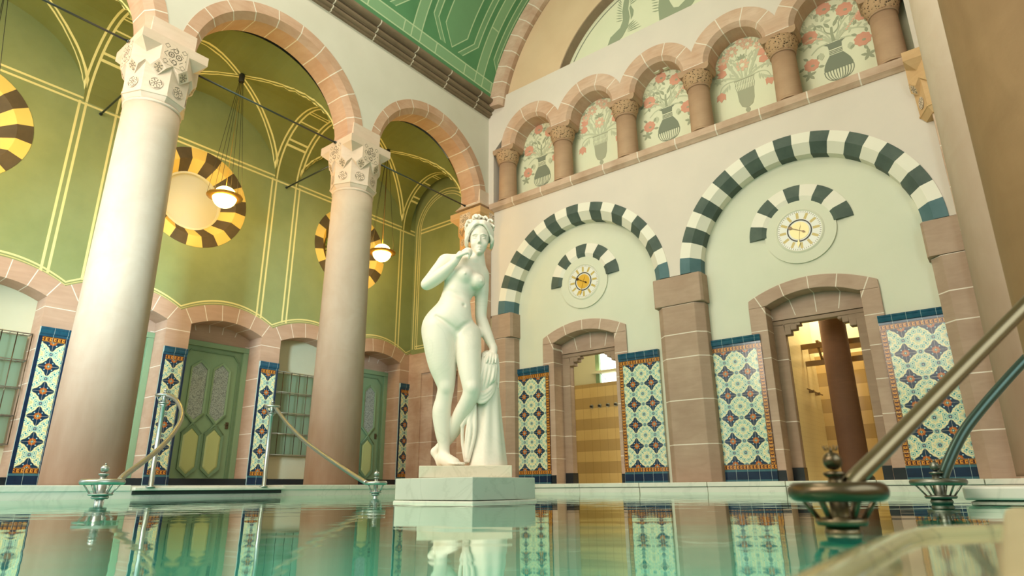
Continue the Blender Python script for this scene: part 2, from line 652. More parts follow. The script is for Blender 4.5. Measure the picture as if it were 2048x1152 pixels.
def yellowtile():
    M = Mt('yellow_glazed_tile', 0.3)
    x, y, z = M.xyz()
    g = (z.period(0.0, 0.075).abs() < 0.002).max(y.period(0.0, 0.15).abs() < 0.0015)
    M.base(M.mix(g * 0.5, (234, 216, 166), (198, 174, 118)))
    return M.m


M_YTILE = yellowtile()

M_DGREEN = Mt('door_green', 0.5, (126, 152, 116)).m
M_DPALE = Mt('door_panel_green', 0.5, (174, 182, 122)).m
M_DDARK = Mt('door_moulding_green', 0.5, (104, 132, 100)).m


def frost():
    M = Mt('frosted_glass', 0.35, (150, 160, 154), spec=0.6)
    M.xyz(False)
    v = M.voro(70)
    M.base(M.mix(span(v, 0.2, 0.7), (176, 186, 178), (112, 122, 118)))
    M.bump(v, 0.5, 0.006)
    return M.m


M_FROST = frost()
M_RADIATOR = Mt('grey_green_enamel', 0.4, (128, 150, 124)).m
M_PANE = Mt('blank_pane', 0.5, (196, 192, 166)).m


def leafglass():
    M = Mt('leaded_leaf_glass', 0.3, (60, 110, 60))
    x, y, z = M.xyz(False)
    v = M.voro(11)
    e = M.voro(11, 'DISTANCE_TO_EDGE')
    c = M.mix(span(v, 0.1, 0.6), (64, 132, 66), (150, 168, 96))
    c = M.mix(e < 0.07, c, (24, 30, 22))
    M.base(c)
    return M.m


M_LEAFGL = leafglass()
M_DKGREEN = Mt('dark_green_glass', 0.25, (38, 58, 40)).m

P_VASE = Mt('mural_slate_green', 0.85, (126, 132, 112)).m
P_VASE2 = Mt('mural_sage', 0.85, (164, 164, 138)).m
P_RED = Mt('mural_coral', 0.85, (214, 154, 128)).m
P_RED2 = Mt('mural_pale_coral', 0.85, (218, 180, 152)).m
P_LEAF = Mt('mural_leaf', 0.85, (158, 162, 134)).m
P_LEAF2 = Mt('mural_pale_leaf', 0.85, (190, 192, 162)).m
P_DOLPH = Mt('mural_dolphin', 0.85, (150, 158, 130)).m


def dialmat():
    M = Mt('clock_dial', 0.35, (230, 226, 214))
    x, y, z = M.xyz(False)
    r = (x * x + z * z).sqrt(); a = z.atan2(x)
    num = (a.period(0.0, R(30)).abs() * r < 0.021) * r.between(0.20, 0.30)
    c = M.mix(num, (228, 226, 216), (196, 172, 96))
    tick = (a.period(0.0, R(6)).abs() * r < 0.004) * r.between(0.30, 0.325)
    c = M.mix(tick, c, (120, 110, 80))
    M.base(c)
    return M.m


M_DIAL = dialmat()
M_GOLD = Mt('clock_gold', 0.4, (222, 176, 64), 0.2).m
M_GOLDP = Mt('clock_pale_gold', 0.4, (222, 206, 150), 0.2).m
M_BLACK = Mt('black_ring', 0.5, (44, 44, 40)).m
M_TAP = Mt('tap_black', 0.4, (34, 30, 28)).m
M_WOODRAIL = Mt('brown_rail', 0.5, (132, 104, 62)).m
M_BROWNFR = stone('brown_portal_frame', lambda x, y, z: (z.near(1.98, .006)).max(z.near(1.02, .006)), base=(152, 128, 108), dark=(122, 100, 84), light=(166, 142, 120))
M_DARKRED = stone('brown_shower_pillar', None, base=(96, 67, 47), dark=(80, 56, 38), light=(108, 77, 55), world=False)


def poolmat():
    M = Mt('pool_tile', 0.3, (60, 180, 140))
    x, y, z = M.xyz()
    g = (x.period(0.0, 0.15).abs() < 0.006).max(y.period(0.0, 0.15).abs() < 0.006)
    n = span(M.noise(1.0, 3), 0.3, 0.7)
    c = M.mix(n, (44, 176, 132), (70, 196, 152))
    M.base(M.mix(g * 0.5, c, (150, 220, 190)))
    return M.m


M_POOL = poolmat()


def watermat():
    m = bpy.data.materials.new('pool_water'); m.use_nodes = True
    nt = m.node_tree
    for n in list(nt.nodes): nt.nodes.remove(n)
    N = nt.nodes.new; L = nt.links.new
    out = N('ShaderNodeOutputMaterial')
    g = N('ShaderNodeBsdfGlossy'); g.inputs['Roughness'].default_value = 0.015
    g.inputs['Color'].default_value = (0.90, 1.0, 0.95, 1)
    tr = N('ShaderNodeBsdfTransparent'); tr.inputs['Color'].default_value = (0.50, 0.97, 0.80, 1)
    df = N('ShaderNodeBsdfDiffuse'); df.inputs['Color'].default_value = (0.06, 0.58, 0.41, 1)     # cloudy turquoise mineral water
    mb = N('ShaderNodeMixShader'); mb.inputs[0].default_value = 0.75
    fr = N('ShaderNodeFresnel'); fr.inputs['IOR'].default_value = 1.45
    mx = N('ShaderNodeMixShader')
    ge = N('ShaderNodeNewGeometry')
    mp = N('ShaderNodeMapping'); mp.inputs['Rotation'].default_value = (0, 0, R(-38))
    mp2 = N('ShaderNodeVectorMath'); mp2.operation = 'MULTIPLY'; mp2.inputs[1].default_value = (0.6, 1.7, 1)
    n = N('ShaderNodeTexNoise'); n.inputs['Scale'].default_value = 2.8; n.inputs['Detail'].default_value = 2.5
    b = N('ShaderNodeBump'); b.inputs['Strength'].default_value = 0.15; b.inputs['Distance'].default_value = 0.012
    L(ge.outputs['Position'], mp.inputs[0]); L(mp.outputs[0], mp2.inputs[0]); L(mp2.outputs[0], n.inputs['Vector'])
    L(n.outputs['Fac'], b.inputs['Height'])
    L(b.outputs[0], g.inputs['Normal']); L(b.outputs[0], fr.inputs['Normal'])
    L(tr.outputs[0], mb.inputs[1]); L(df.outputs[0], mb.inputs[2])
    gain = N('ShaderNodeMath'); gain.operation = 'MULTIPLY'; gain.use_clamp = True; gain.inputs[1].default_value = 1.3
    L(fr.outputs[0], gain.inputs[0]); L(gain.outputs[0], mx.inputs[0]); L(mb.outputs[0], mx.inputs[1]); L(g.outputs[0], mx.inputs[2]); L(mx.outputs[0], out.inputs[0])
    return m


M_WATER = watermat()
# ==PART2==
# ------------------------------------------------------------------ floor, pool
def build_floor():
    b = MB()
    b.box(-3.6, 0.05, -14, 0.3, -0.02, FZ)                     # aisle
    b.box(0.05, 12.0, -0.35, 3.0, -0.02, FZ)                   # end deck and rooms behind the portals
    b.box(-3.6, 0.05, 0.3, 3.0, -0.02, FZ)
    struct(b.build('floor', M_COPING))


def coping(name, x0, x1, y0, y1, z1, axis, lower=True):
    """marble pool edge: a nosed slab over a set-back course, joints cut as real gaps"""
    b = MB()
    L = (y1 - y0) if axis == 'y' else (x1 - x0)
    n = max(1, round(L / 1.15)); g = 0.004
    for i in range(n):
        a0, a1 = i * L / n + g, (i + 1) * L / n - g
        if axis == 'y':
            b.box(x0, x1, y0 + a0, y0 + a1, z1 - 0.065, z1)
            if lower: b.box(x0, x1 - 0.012 * (1 + i % 2), y0 + a0, y0 + a1, -0.25, z1 - 0.072)
        else:
            b.box(x0 + a0, x0 + a1, y0, y1, z1 - 0.065, z1)
            if lower: b.box(x0 + a0, x0 + a1, y0 + 0.012 * (1 + i % 2), y1, -0.25, z1 - 0.072)
    return struct(b.build(name, M_COPING, bevel=0.008))


build_floor()
ENT = (-6.67, -4.80)
coping('trim_1', -0.30, 0.06, -14.0, ENT[0], FZ + 0.004, 'y')
coping('trim_2', -0.30, 0.06, ENT[1], -0.35, FZ + 0.004, 'y')
coping('trim_3', -0.30, 8.6, -0.40, -0.02, FZ + 0.004, 'x')
b = MB()                                                        # the lowered slab of the pool entry, shadow gap under it
b.box(-0.30, 0.14, ENT[0] + 0.005, ENT[1] - 0.005, 0.085, 0.118)
b.box(-0.30, -0.12, ENT[0] + 0.005, ENT[1] - 0.005, -0.25, 0.085)
struct(b.build('trim_4', M_COPING, bevel=0.006))
b = MB()
b.box(-0.30, 0.062, ENT[0] + 0.01, ENT[1] - 0.01, 0.042, 0.080)  # dark strip standing in for the shade under the entry slab
struct(b.build('trim_5', M_GAP_FOOT))
b = MB()                                                        # lower coping on the far side of the pool
b.box(7.66, 8.7, -6.05, -0.42, 0.015, 0.075)
b.box(7.68, 8.7, -6.03, -0.42, -0.3, 0.010)
struct(b.build('trim_6', M_COPING, bevel=0.01))
b = MB(); b.box(8.7, 12.0, -14, -0.35, -0.3, 0.12); struct(b.build('floor_side', M_COPING))
# near marble shelf, just above the water, with a rounded rim
rim = [(7.81, -12.0), (7.785, -9.6), (7.772, -9.23), (7.764, -9.03), (7.758, -8.785), (7.765, -8.655), (7.778, -8.60), (7.865, -8.456), (8.06, -8.13), (8.7, -7.1)]
b = MB()
top = [(x, y, 0.012) for x, y in rim] + [(8.7, -12.0, 0.012)]
bot = [(x, y, -0.4) for x, y in rim] + [(8.7, -12.0, -0.4)]
b.loft([bot, top], True, (True, True), 0, False)
b.tube([(x + 0.012, y - 0.004, 0.006) for x, y in rim], 0.020, 12)
struct(b.build('floor_shelf', M_WETSTONE))
blk = thing('step_block', 'low beige marble step block on the wet pool shelf, below the near bronze handrail', 'stone block', (7.888, -8.70, 0.012), R(1.5))
b = MB(); b.box(0, 0.62, -0.80, 0, 0, 0.045)
b.build('slab', M_BLOCK, blk, bevel=0.012)

b = MB()
b.box(0.0, 7.72, -14, -0.35, -1.3, -1.2)
b.box(-0.05, 0.0, -14, -0.3, -1.3, -0.02); b.box(7.72, 7.8, -14, -0.3, -1.3, -0.05)
b.box(0, 7.72, -0.35, -0.3, -1.3, -0.02); b.box(0, 7.72, -14.05, -14, -1.3, 0)
struct(b.build('floor_pool', M_POOL))
b = MB()
b.poly([(-0.02, -14, 0), (7.9, -14, 0), (7.9, -0.36, 0), (-0.02, -0.36, 0)])
wt = b.build('water', M_WATER, norm=False); wt['kind'] = 'structure'

# ------------------------------------------------------------------ arcade wall (left side of the hall)
ARC_Z, R_IN, R_CH, R_OUT = 6.10, 1.38, 1.47, 1.655


def spandrel(name, xf, xb, mats, kmax=4, y_end=0.0, ztop=8.75):
    cols = []
    for k in range(kmax):
        c = AC[k]
        for i in range(41):
            a = PI * i / 40
            cols.append((c + 1.64 * math.cos(a), ARC_Z + 1.64 * math.sin(a), ztop))
    cols = [(y_end, 6.05, ztop), (y_end - 0.06, 6.05, ztop)] + cols
    cols.append((AC[kmax - 1] - 1.66, 6.05, ztop)); cols.append((-14.0, 6.05, ztop))
    b = MB(); b.strip(XP, cols, xf, xb)
    return struct(b.build(name, mats))


spandrel('wall_left', -0.45, -1.0, M_ARCADE)
for k, c in enumerate(AC):
    b = MB()
    b.sweep(XP, (c, ARC_Z), [(R_OUT, -0.444), (R_CH + 0.01, -0.444), (R_IN, -0.54), (R_IN, -0.92), (R_CH, -1.006), (R_OUT, -1.006)], -0.03, PI + 0.03, 56)
    struct(b.build('trim_%d' % (10 + k), M_ARCH_A))
for k in range(4):                                              # springers over the capitals
    b = MB()
    y = -BAY * k
    s0 = 0.36 if k else 0.0
    b.loft([[(-0.41 + (0 if i in (0, 1) else 0), y, 0) for i in range(0)] or
            [(x, yy, z) for x, yy in ((-0.35 - 0, y - 0.40), (-0.35, y + s0 * 1.1), (-1.1, y + s0 * 1.1), (-1.1, y - 0.40))] if z < 6.1 else
            [(x, yy, z) for x, yy in ((-0.443, y - 0.30), (-0.443, y + s0 * 0.85), (-1.007, y + s0 * 0.85), (-1.007, y - 0.30))]
            for z in (6.02, 6.16, 6.42)], True, (True, True), 0, False)
    struct(b.build('trim_%d' % (20 + k), M_CAPIT))

# cornice of the hall
b = MB()
prof = [(-0.46, 8.36), (-0.40, 8.36), (-0.395, 8.40)] + [(-0.385 + 0.045 * math.sin(PI * i / 6), 8.44 - 0.04 * math.cos(PI * i / 6)) for i in range(7)] + [(-0.38, 8.485), (-0.34, 8.49)] + [(-0.335 + 0.055 * math.sin(PI * i / 6), 8.545 - 0.05 * math.cos(PI * i / 6)) for i in range(7)] + [(-0.33, 8.60), (-0.26, 8.605)] + [(-0.26 + 0.075 * math.sin(PI * i / 8), 8.675 - 0.065 * math.cos(PI * i / 8)) for i in range(9)] + [(-0.26, 8.76), (-0.46, 8.76)]
b.loft([[(x, y, z) for x, z in prof] for y in (-14.0, 0.0)], True, (True, True), 0, False)
struct(b.build('trim_30', M_CORNICE))
b = MB()
b.loft([[(7.5 - x, y, z) for x, z in prof] for y in (-14.0, 0.0)], True, (True, True), 0, False)
struct(b.build('trim_31', M_CORNICE))
# opposite arcade wall, mostly out of the frame, closes the hall
b = MB()
b.box(7.9, 8.5, -14, 0, 8.0, 8.8)
for y0, y1 in ((-0.5, 0.0), (-3.9, -3.0), (-7.4, -6.4), (-14, -10.0)):
    b.box(7.9, 8.5, y0, y1, 6.1, 8.0)
struct(b.build('wall_right', M_ARCADE))
b = MB(); b.box(11.5, 11.7, -14, 0.2, 0.1, 9); struct(b.build('wall_far_aisle', M_CREAM))
b = MB(); b.box(8.5, 11.7, -14, 0.2, 8.0, 8.2); struct(b.build('ceiling_far_aisle', M_CREAM))

# barrel vault
b = MB()
n = 60
rr = []
for y in (-14.0, -7.0, -0.01):
    rr.append([(3.75 - 4.12 * math.cos(a), y, 7.9 + 4.12 * math.sin(a)) for a in [R(10.5) + (PI - R(21)) * i / n for i in range(n + 1)]])
b.loft(rr, False, (False, False), 0, True)
struct(b.build('ceiling', M_BARREL, norm=False))
b = MB()
b.sweep(YP, (3.75, 7.9), [(4.13, -0.16), (3.84, -0.16), (3.78, -0.06), (3.78, 0.05), (4.13, 0.05)], R(9), PI - R(9), 80)
struct(b.build('trim_32', M_RIB))

# ------------------------------------------------------------------ end wall
ZS = 3.54
def bigarch_lo(x):
    for c in (C1, C2):
        if abs(x - c) < 1.90:
            return ZS + math.sqrt(max(1.90 ** 2 - (x - c) ** 2, 0))
    return ZS
xs = sorted({EXL, EXR, *[round(c + 1.90 * math.cos(PI * i / 40), 4) for c in (C1, C2) for i in range(41)]})
b = MB()
b.strip(YP, [(x, bigarch_lo(x), 5.92) for x in xs], 0.0, REC)
struct(b.build('wall_end', M_ENDWALL))
# upper wall with the five gallery arches
def gal_lo(x):
    k = min(4, max(0, int(math.floor(x / 1.5))))
    c = 0.75 + 1.5 * k
    r = 0.80
    return 7.42 + math.sqrt(max(r * r - (x - c) ** 2, 0)) if abs(x - c) < r else 7.42
xs = sorted({EXL, -0.30, 7.80, EXR, *[round(0.75 + 1.5 * k + 0.7499 * math.sin(PI * (i / 16 - 0.5)), 4) for k in range(5) for i in range(17)]})
b = MB()
b.strip(YP, [(x, gal_lo(x) if -0.05 < x < 7.55 else 7.42, 8.79) for x in xs], 0.0, GREC)
b.box(EXL, -0.30, 0.0, GREC, 5.9, 7.42); b.box(7.80, EXR, 0.0, GREC, 5.9, 7.42)
struct(b.build('wall_end_upper', M_ENDWALL))
for k in range(5):
    c = 0.75 + 1.5 * k
    b = MB()
    b.sweep(YP, (c, 7.45), [(0.815, -0.012 - 0.001 * k), (0.56, -0.012 - 0.001 * k), (0.49, 0.07), (0.49, GREC), (0.815, GREC)], -0.02, PI + 0.02, 32)
    struct(b.build('trim_%d' % (40 + k), M_GARCH))
b = MB()                                                        # gallery sill
b.loft([[(x, y, z) for y, z in ((GREC, 5.90), (-0.02, 5.90), (-0.05, 5.93), (-0.09, 5.96), (-0.10, 6.08), (GREC, 6.08))] for x in (WXL, EXR)], True, (True, True), 0, False)
struct(b.build('trim_50', M_SILL))
b = MB(); b.box(EXL, EXR, GREC, GREC + 0.1, 5.95, 8.79); struct(b.build('wall_gallery', M_GALLERY))
# lunette above the gallery: tan annulus and the recessed tympanum
b = MB()
cols = []
n = 60
ann = []
outer = [(3.75 + 3.80 * math.cos(PI * i / n), 7.9 + 3.80 * math.sin(PI * i / n)) for i in range(n + 1)]
inner = [(3.75 + 2.41 * math.cos(PI * i / n), 7.9 + 2.41 * math.sin(PI * i / n)) for i in range(n + 1)]
b.sweep(YP, (3.75, 7.9), [(3.82, 0.06), (2.41, 0.06), (2.41, 0.34), (3.82, 0.34)], R(11), PI - R(11), 70)
struct(b.build('wall_lunette', M_TAN))
b = MB()
b.sweep(YP, (3.75, 7.9), [(2.44, 0.30), (0.05, 0.30), (0.05, 0.36), (2.44, 0.36)], R(5), PI - R(5), 60)
struct(b.build('wall_tympanum', M_GALLERY))
b = MB()
b.sweep(YP, (3.75, 7.9), [(2.412, 0.07), (2.395, 0.07), (2.395, 0.298), (2.412, 0.298)], R(12), PI - R(12), 60)
struct(b.build('trim_33', M_BROWNFR))
b = MB()
b.sweep(YP, (3.75, 7.9), [(2.31, 0.296), (2.285, 0.296), (2.285, 0.299), (2.31, 0.299)], R(20), PI - R(20), 60)
struct(b.build('trim_34', P_VASE))

# recessed plaster field with the two portal openings
def portal_lo(x):
    for c in (D1, D2):
        d = abs(x - c)
        if d <= 0.7305:
            return 2.90 + 0.17 * (1 - (d / 0.73) ** 2)
    return FZ
xs = sorted({WXL, WXR, *[c + s * 0.68 for c in (D1, D2) for s in (-1, 1)], *[round(c - 0.68 + 1.36 * i / 16, 4) for c in (D1, D2) for i in range(17)]})
b = MB()
prev = None
seg = []
for c0, c1 in ((EXL, D1 - 0.73), (D1 + 0.73, D2 - 0.73), (D2 + 0.73, EXR)):
    b.box(c0, c1, REC, 0.62, FZ, 5.92)
for c in (D1, D2):
    b.strip(YP, [(x, portal_lo(x), 5.92) for x in [c - 0.73 + 1.46 * i / 16 for i in range(17)]], REC, 0.62)
struct(b.build('wall_end_recess', M_MINT))

# piers under the big arches
def pier(name, x0, x1, chl, chr_, mat):
    b = MB()
    c = 0.13
    def ring(z, cl, cr):
        p = []
        p += [(x0, REC, z), (x0, c if cl else 0, z), (x0 + (c if cl else 0.001), 0, z)]
        p += [(x1 - (c if cr else 0.001), 0, z), (x1, c if cr else 0, z), (x1, REC, z)]
        return p
    b.loft([ring(FZ, chl, chr_), ring(3.02, chl, chr_)], True, (True, True), 0, False)
    e = 0.03
    pts = [(x0 - (e if chl else 0), REC), (x0 - (e if chl else 0), 0.05), (x0, -0.004), (x1, -0.004), (x1 + (e if chr_ else 0), 0.05), (x1 + (e if chr_ else 0), REC)]
    b.loft([[(x, y, z) for x, y in pts] for z in (3.03, 3.535)], True, (True, True), 0, False)
    return struct(b.build(name, mat, bevel=0.012))
pier('trim_51', WXL, 0.15, False, True, M_PIER)
pier('trim_52', 3.37, 4.20, True, True, M_PIER)
pier('trim_53', 7.42, WXR, True, False, M_PIER)


def striped(name, mapf, c, prof, a0, a1, n, mats, sub=4, first=1, ends=None):
    b = MB()
    def mi(i):
        s = i // sub
        if ends and s in (0, n - 1): return 2
        return (s + first) % 2
    b.sweep(mapf, c, prof, a0, a1, n * sub, mifun=mi)
    return struct(b.build(name, mats))


AP = [(1.925, -0.012), (1.75, -0.012), (1.61, 0.13), (1.61, REC + 0.01), (1.925, REC + 0.01)]
striped('trim_54', YP, (C1, ZS), AP, 0, PI, 21, [M_WHITEV, M_DARKV, M_BLUEV], 3, 1, True)
striped('trim_55', YP, (C2, ZS), AP, 0, PI, 21, [M_WHITEV, M_DARKV, M_BLUEV], 3, 1, True)


# sandstone portals
def portal(c, tag_n):
    y0, y1 = REC - 0.035, 0.60
    b = MB()
    hw, zi = 0.93, 0.68
    n = 20
    cols = []
    for i in range(n + 1):
        x = -hw + 2 * hw * i / n
        top = 2.93 + 0.24 * (1 - (abs(x) / hw) ** 2)
        lo = 2.80 + 0.17 * (1 - (min(abs(x), zi) / zi) ** 2)
        cols.append((c + x, lo, top))
    b.strip(YP, cols, y0, y1)
    for s in (-1, 1):
        xa, xb = sorted((c + s * zi, c + s * hw))
        b.box(xa, xb, y0, y1, FZ, 2.80)
    # chamfered inner lip
    struct(b.build('trim_%d' % tag_n, M_PORTAL, bevel=0.01))
    b = MB()                                                    # tympanum band over the lintel, jambs, stepped corbels
    b.strip(YP, [(c - 0.70 + 1.4 * i / 16, 2.62, 2.79 + 0.19 * (1 - (abs(-0.70 + 1.4 * i / 16) / 0.70) ** 2)) for i in range(17)], 0.56, 0.70)
    struct(b.build('trim_%d' % (tag_n + 1), M_PORTAL))
    b = MB()
    b.box(c - 0.70, c + 0.70, 0.575, 0.72, 2.545, 2.612)
    for s in (-1, 1):
        for (i0, i1, z0, z1) in ((0.52, 0.70, FZ, 2.545), (0.42, 0.52, 2.37, 2.545), (0.33, 0.42, 2.44, 2.545), (0.27, 0.33, 2.50, 2.545)):
            xa, xb = sorted((c + s * i0, c + s * i1))
            b.box(xa, xb, 0.58, 0.74, z0, z1)
    struct(b.build('trim_%d' % (tag_n + 2), M_BROWNFR, bevel=0.012))
    b = MB()
    for s in (-1, 1):
        xa, xb = sorted((c + s * 0.515, c + s * 0.70)); b.box(xa, xb, 0.565, 0.75, FZ, FZ + 0.20)
        xa, xb = sorted((c + s * 0.685, c + s * 0.925)); b.box(xa, xb, REC - 0.042, 0.57, FZ, FZ + 0.16)
    struct(b.build('baseboard_%d' % tag_n, M_NAVY))
portal(D1, 60); portal(D2, 64)

# ------------------------------------------------------------------ rooms behind the portals
b = MB()
b.box(-1.6, 9.0, 2.60, 2.75, FZ, 2.335)
struct(b.build('wall_shower', M_SHOWER))
b = MB()
b.box(-1.6, 0.56, 2.66, 2.75, 2.335, 4.0); b.box(1.9, 9.0, 2.66, 2.75, 2.335, 4.0); b.box(0.56, 1.9, 2.66, 2.75, 3.5, 4.0)
b.box(-1.7, -1.6, 0.62, 2.75, FZ, 4.0); b.box(9.0, 9.1, 0.62, 2.75, FZ, 4.0)
struct(b.build('wall_shower_upper', M_CREAM))
b = MB(); b.box(-1.7, 9.1, 0.62, 2.75, 4.0, 4.1); struct(b.build('ceiling_shower', M_CREAM))
b = MB(); b.box(5.10, 5.22, 0.76, 2.60, FZ, 3.2); struct(b.build('wall_partition', M_YTILE))
w = MB(); w.box(0.56, 1.9, 2.70, 2.74, 2.33, 3.5)
wo = struct(w.build('window_4', M_DAYWIN))
f = MB(); f.box(0.56, 0.66, 2.62, 2.70, 2.33, 3.5); f.box(1.2, 1.23, 2.64, 2.70, 2.6, 3.5); f.box(0.56, 1.9, 2.60, 2.70, 3.42, 3.5)
f.build('window_frame', M_DGREEN, wo)
f = MB(); f.box(0.50, 1.9, 2.50, 2.70, 2.545, 2.60)
f.build('window_ledge', M_CREAM, wo)
f = MB()
for x in (0.72, 1.12, 1.5):
    f.tube([(x, 2.56, 2.545), (x + 0.14, 2.60, 2.36)], 0.008, 6)
f.build('stay', M_DGREEN, wo)
for i, x in enumerate((0.43, 0.64, 0.85, 1.05)):
    names = ('furthest from the window frame', 'second from the dark door jamb', 'third from the dark door jamb', 'nearest the tile panel edge')
    t = thing('shower_tap', 'black round shower tap on tan tiles, %s of four' % ('first from the dark door jamb' if i == 0 else names[i] if i < 3 else 'fourth from the dark door jamb'), 'tap', (x, 2.60, 1.82), 0, 'shower taps on the tan tile wall')
    b = MB(); b.loft([[(0.045 * math.cos(2 * PI * j / 16), -d, 0.045 * math.sin(2 * PI * j / 16)) for j in range(16)] for d in (0.0, 0.012)]); b.build('escutcheon', M_CHROME, t)
    b = MB(); b.loft([[(rr * math.cos(2 * PI * j / 12), -d, rr * math.sin(2 * PI * j / 12)) for j in range(12)] for rr, d in ((0.02, 0.012), (0.026, 0.03), (0.026, 0.06), (0.018, 0.066))]); b.build('knob', M_TAP, t)
p = thing('shower_pillar', 'dark brown round pillar standing inside the doorway at the right of the end wall', 'pillar', (5.82, 1.45, FZ))
p['label'] = 'dark brown round pillar standing inside the yellow-lit shower doorway'
b = MB(); b.lathe([(0.205, 0.03), (0.205, 0.1), (0.195, 3.86)], n=28); b.build('shaft', M_DARKRED, p)
b = MB(); b.lathe([(0.24, 0.0), (0.24, 0.05), (0.21, 0.09)], n=28); b.build('foot_ring', M_GAP_FOOT, p)
pr = thing('overhead_rail_rack', 'brown overhead rails with brackets fixed to the yellow tiled wall in the doorway', 'rail rack', (5.22, 1.5, 2.0))
for (y, z) in ((0.26, 0.33), (0.42, 0.06), (0.75, 0.34)):
    b = MB(); b.box(0.0, 2.4, y - 0.03, y + 0.03, z, z + 0.085); b.build('rail', M_WOODRAIL, pr)
for x in (0.25, 1.3):
    b = MB(); b.box(x, x + 0.04, 0.22, 0.80, 0.418, 0.455); b.tube([(x + 0.02, 0.26, 0.33), (x + 0.02, 0.42, 0.14)], 0.02, 6); b.tube([(x + 0.02, 0.73, 0.34), (x + 0.02, 0.44, 0.14)], 0.02, 6)
    b.build('bracket', M_WOODRAIL, pr)
sh = thing('wall_shelf_rail', 'small dark rail with brackets on the yellow tiled shower wall', 'shelf rail', (5.22, 1.9, 1.62))
b = MB(); b.tube([(0.06, -0.4, 0.0), (0.06, 0.6, 0.0)], 0.012, 8); b.build('bar', M_WOODRAIL, sh)
for y in (-0.05, 0.35):
    b = MB(); b.box(0, 0.08, y - 0.02, y + 0.02, -0.03, 0.02); b.build('bracket', M_WOODRAIL, sh)

# ------------------------------------------------------------------ aisle: dado arcade, upper wall, vault
XB = -3.0
OPEN = [-0.84 - 1.7275 * k for k in range(6)]       # centres of doors and niches
HW = 0.665
def dado_top(y):
    t = (y + 0.84) / 1.7275; d = abs(t - round(t)) * 1.7275
    return 3.04 + 0.24 * (1 - (d / 0.864) ** 2)
b = MB()
edges = [0.22]
for c in OPEN:
    ys = [c + HW - 2 * HW * i / 14 for i in range(15)]
    pier_ys = [edges[-1] + (ys[0] - edges[-1]) * i / 6 for i in range(7)]
    b.strip(XP, [(y, FZ, dado_top(y)) for y in pier_ys], XB + 0.05, XB - 0.42)
    b.strip(XP, [(y, 2.83 + 0.16 * (1 - ((y - c) / HW) ** 2), dado_top(y)) for y in ys], XB + 0.05, XB - 0.42)
    edges.append(ys[-1])
b.strip(XP, [(edges[-1] + (-14 - edges[-1]) * i / 8, FZ, 3.1) for i in range(9)], XB + 0.05, XB - 0.42)
struct(b.build('wall_aisle_dado', M_DADO))
# upper wall with three round windows
OC_R, OC_Z = 0.93, 5.17
b = MB()
ocs = AC[:3]
ys = []
cols_lo, cols_hi = [], []
allc = [0.30]
for c in ocs:
    seg_y = [c + OC_R * math.cos(PI * i / 28) for i in range(29)]
    b.box(XB - 0.42, XB, seg_y[0], allc[-1], 3.06, 7.9)
    b.strip(XP, [(y, 3.06, OC_Z - math.sqrt(max(OC_R ** 2 - (y - c) ** 2, 0))) for y in seg_y], XB, XB - 0.42)
    b.strip(XP, [(y, OC_Z + math.sqrt(max(OC_R ** 2 - (y - c) ** 2, 0)), 7.9) for y in seg_y], XB, XB - 0.42)
    allc.append(seg_y[-1])
b.box(XB - 0.42, XB, -14, allc[-1], 3.06, 7.9)
struct(b.build('wall_aisle', M_AWALL))
for k, c in enumerate(ocs):
    w = thing('window_%d' % (k + 1), None, None, (XB - 0.02, c, OC_Z), 0, kind='structure')
    b = MB()
    nv = 20
    off = 0.25
    b.sweep(lambda t, z, d: (d, t, z), (0, 0), [(0.945, 0.025), (0.74, 0.025), (0.55, -0.22), (0.55, -0.30), (0.945, -0.30)], off, off + 2 * PI, nv * 3,
            mifun=lambda i: (i // 3) % 2, caps=False)
    b.build('striped_surround', [M_YELV, M_BRNV], w)
    b = MB(); b.loft([[(d, 0.56 * math.cos(2 * PI * j / 40), 0.56 * math.sin(2 * PI * j / 40)) for j in range(40)] for d in (-0.27, -0.30)], True, (True, True), 0, False)
    b.build('pane', (M_LEAFGL, M_PANE, M_DKGREEN)[k], w)
    b = MB(); b.sweep(lambda t, z, d: (d, t, z), (0, 0), [(0.56, -0.20), (0.525, -0.20), (0.525, -0.26), (0.56, -0.26)], 0, 2 * PI, 40, caps=False)
    b.build('window_ring', (M_BRNV, M_CREAM, M_DKGREEN)[k], w)
    if k != 1:
        b = MB()
        b.box(-0.262, -0.25, -0.53, 0.53, -0.012, 0.012); b.box(-0.262, -0.25, -0.012, 0.012, -0.53, 0.53)
        b.build('glazing_bar', M_WIRE, w)


# vault: groin cells between flat painted bands
b = MB()
na, nv = 24, 20
vv = [math.sin(PI * (i / nv - 0.5)) for i in range(nv + 1)]
ycols = []
for k in range(4):
    c = AC[k]
    top = c + 1.4575
    ycols += [(top + 0.27, 1.0), (top, 1.0)]
    ycols += [(c + 1.4575 * math.cos(PI * i / na), abs(math.cos(PI * i / na))) for i in range(1, na)]
    ycols += [(c - 1.4575, 1.0)]
ycols += [(AC[3] - 1.7275, 1.0)]
rings = []
for y, u in ycols:
    ring = []
    for v in vv:
        zu = (1.15 + 0.20 * max(0, v) ** 2) * math.sqrt(max(0, 1 - u * u))
        zv = 1.15 * math.sqrt(max(0, 1 - v * v))
        ring.append((-2.0 + v, y, 6.15 + max(zu, zv)))
    rings.append(ring)
b.loft(rings, False, (False, False), 0, False)
struct(b.build('ceiling_aisle', M_AVAULT, norm=False))
b = MB(); b.box(-3.5, -1.0, -14, 0.6, 8.2, 8.3); struct(b.build('ceiling_aisle_roof', M_CREAM))
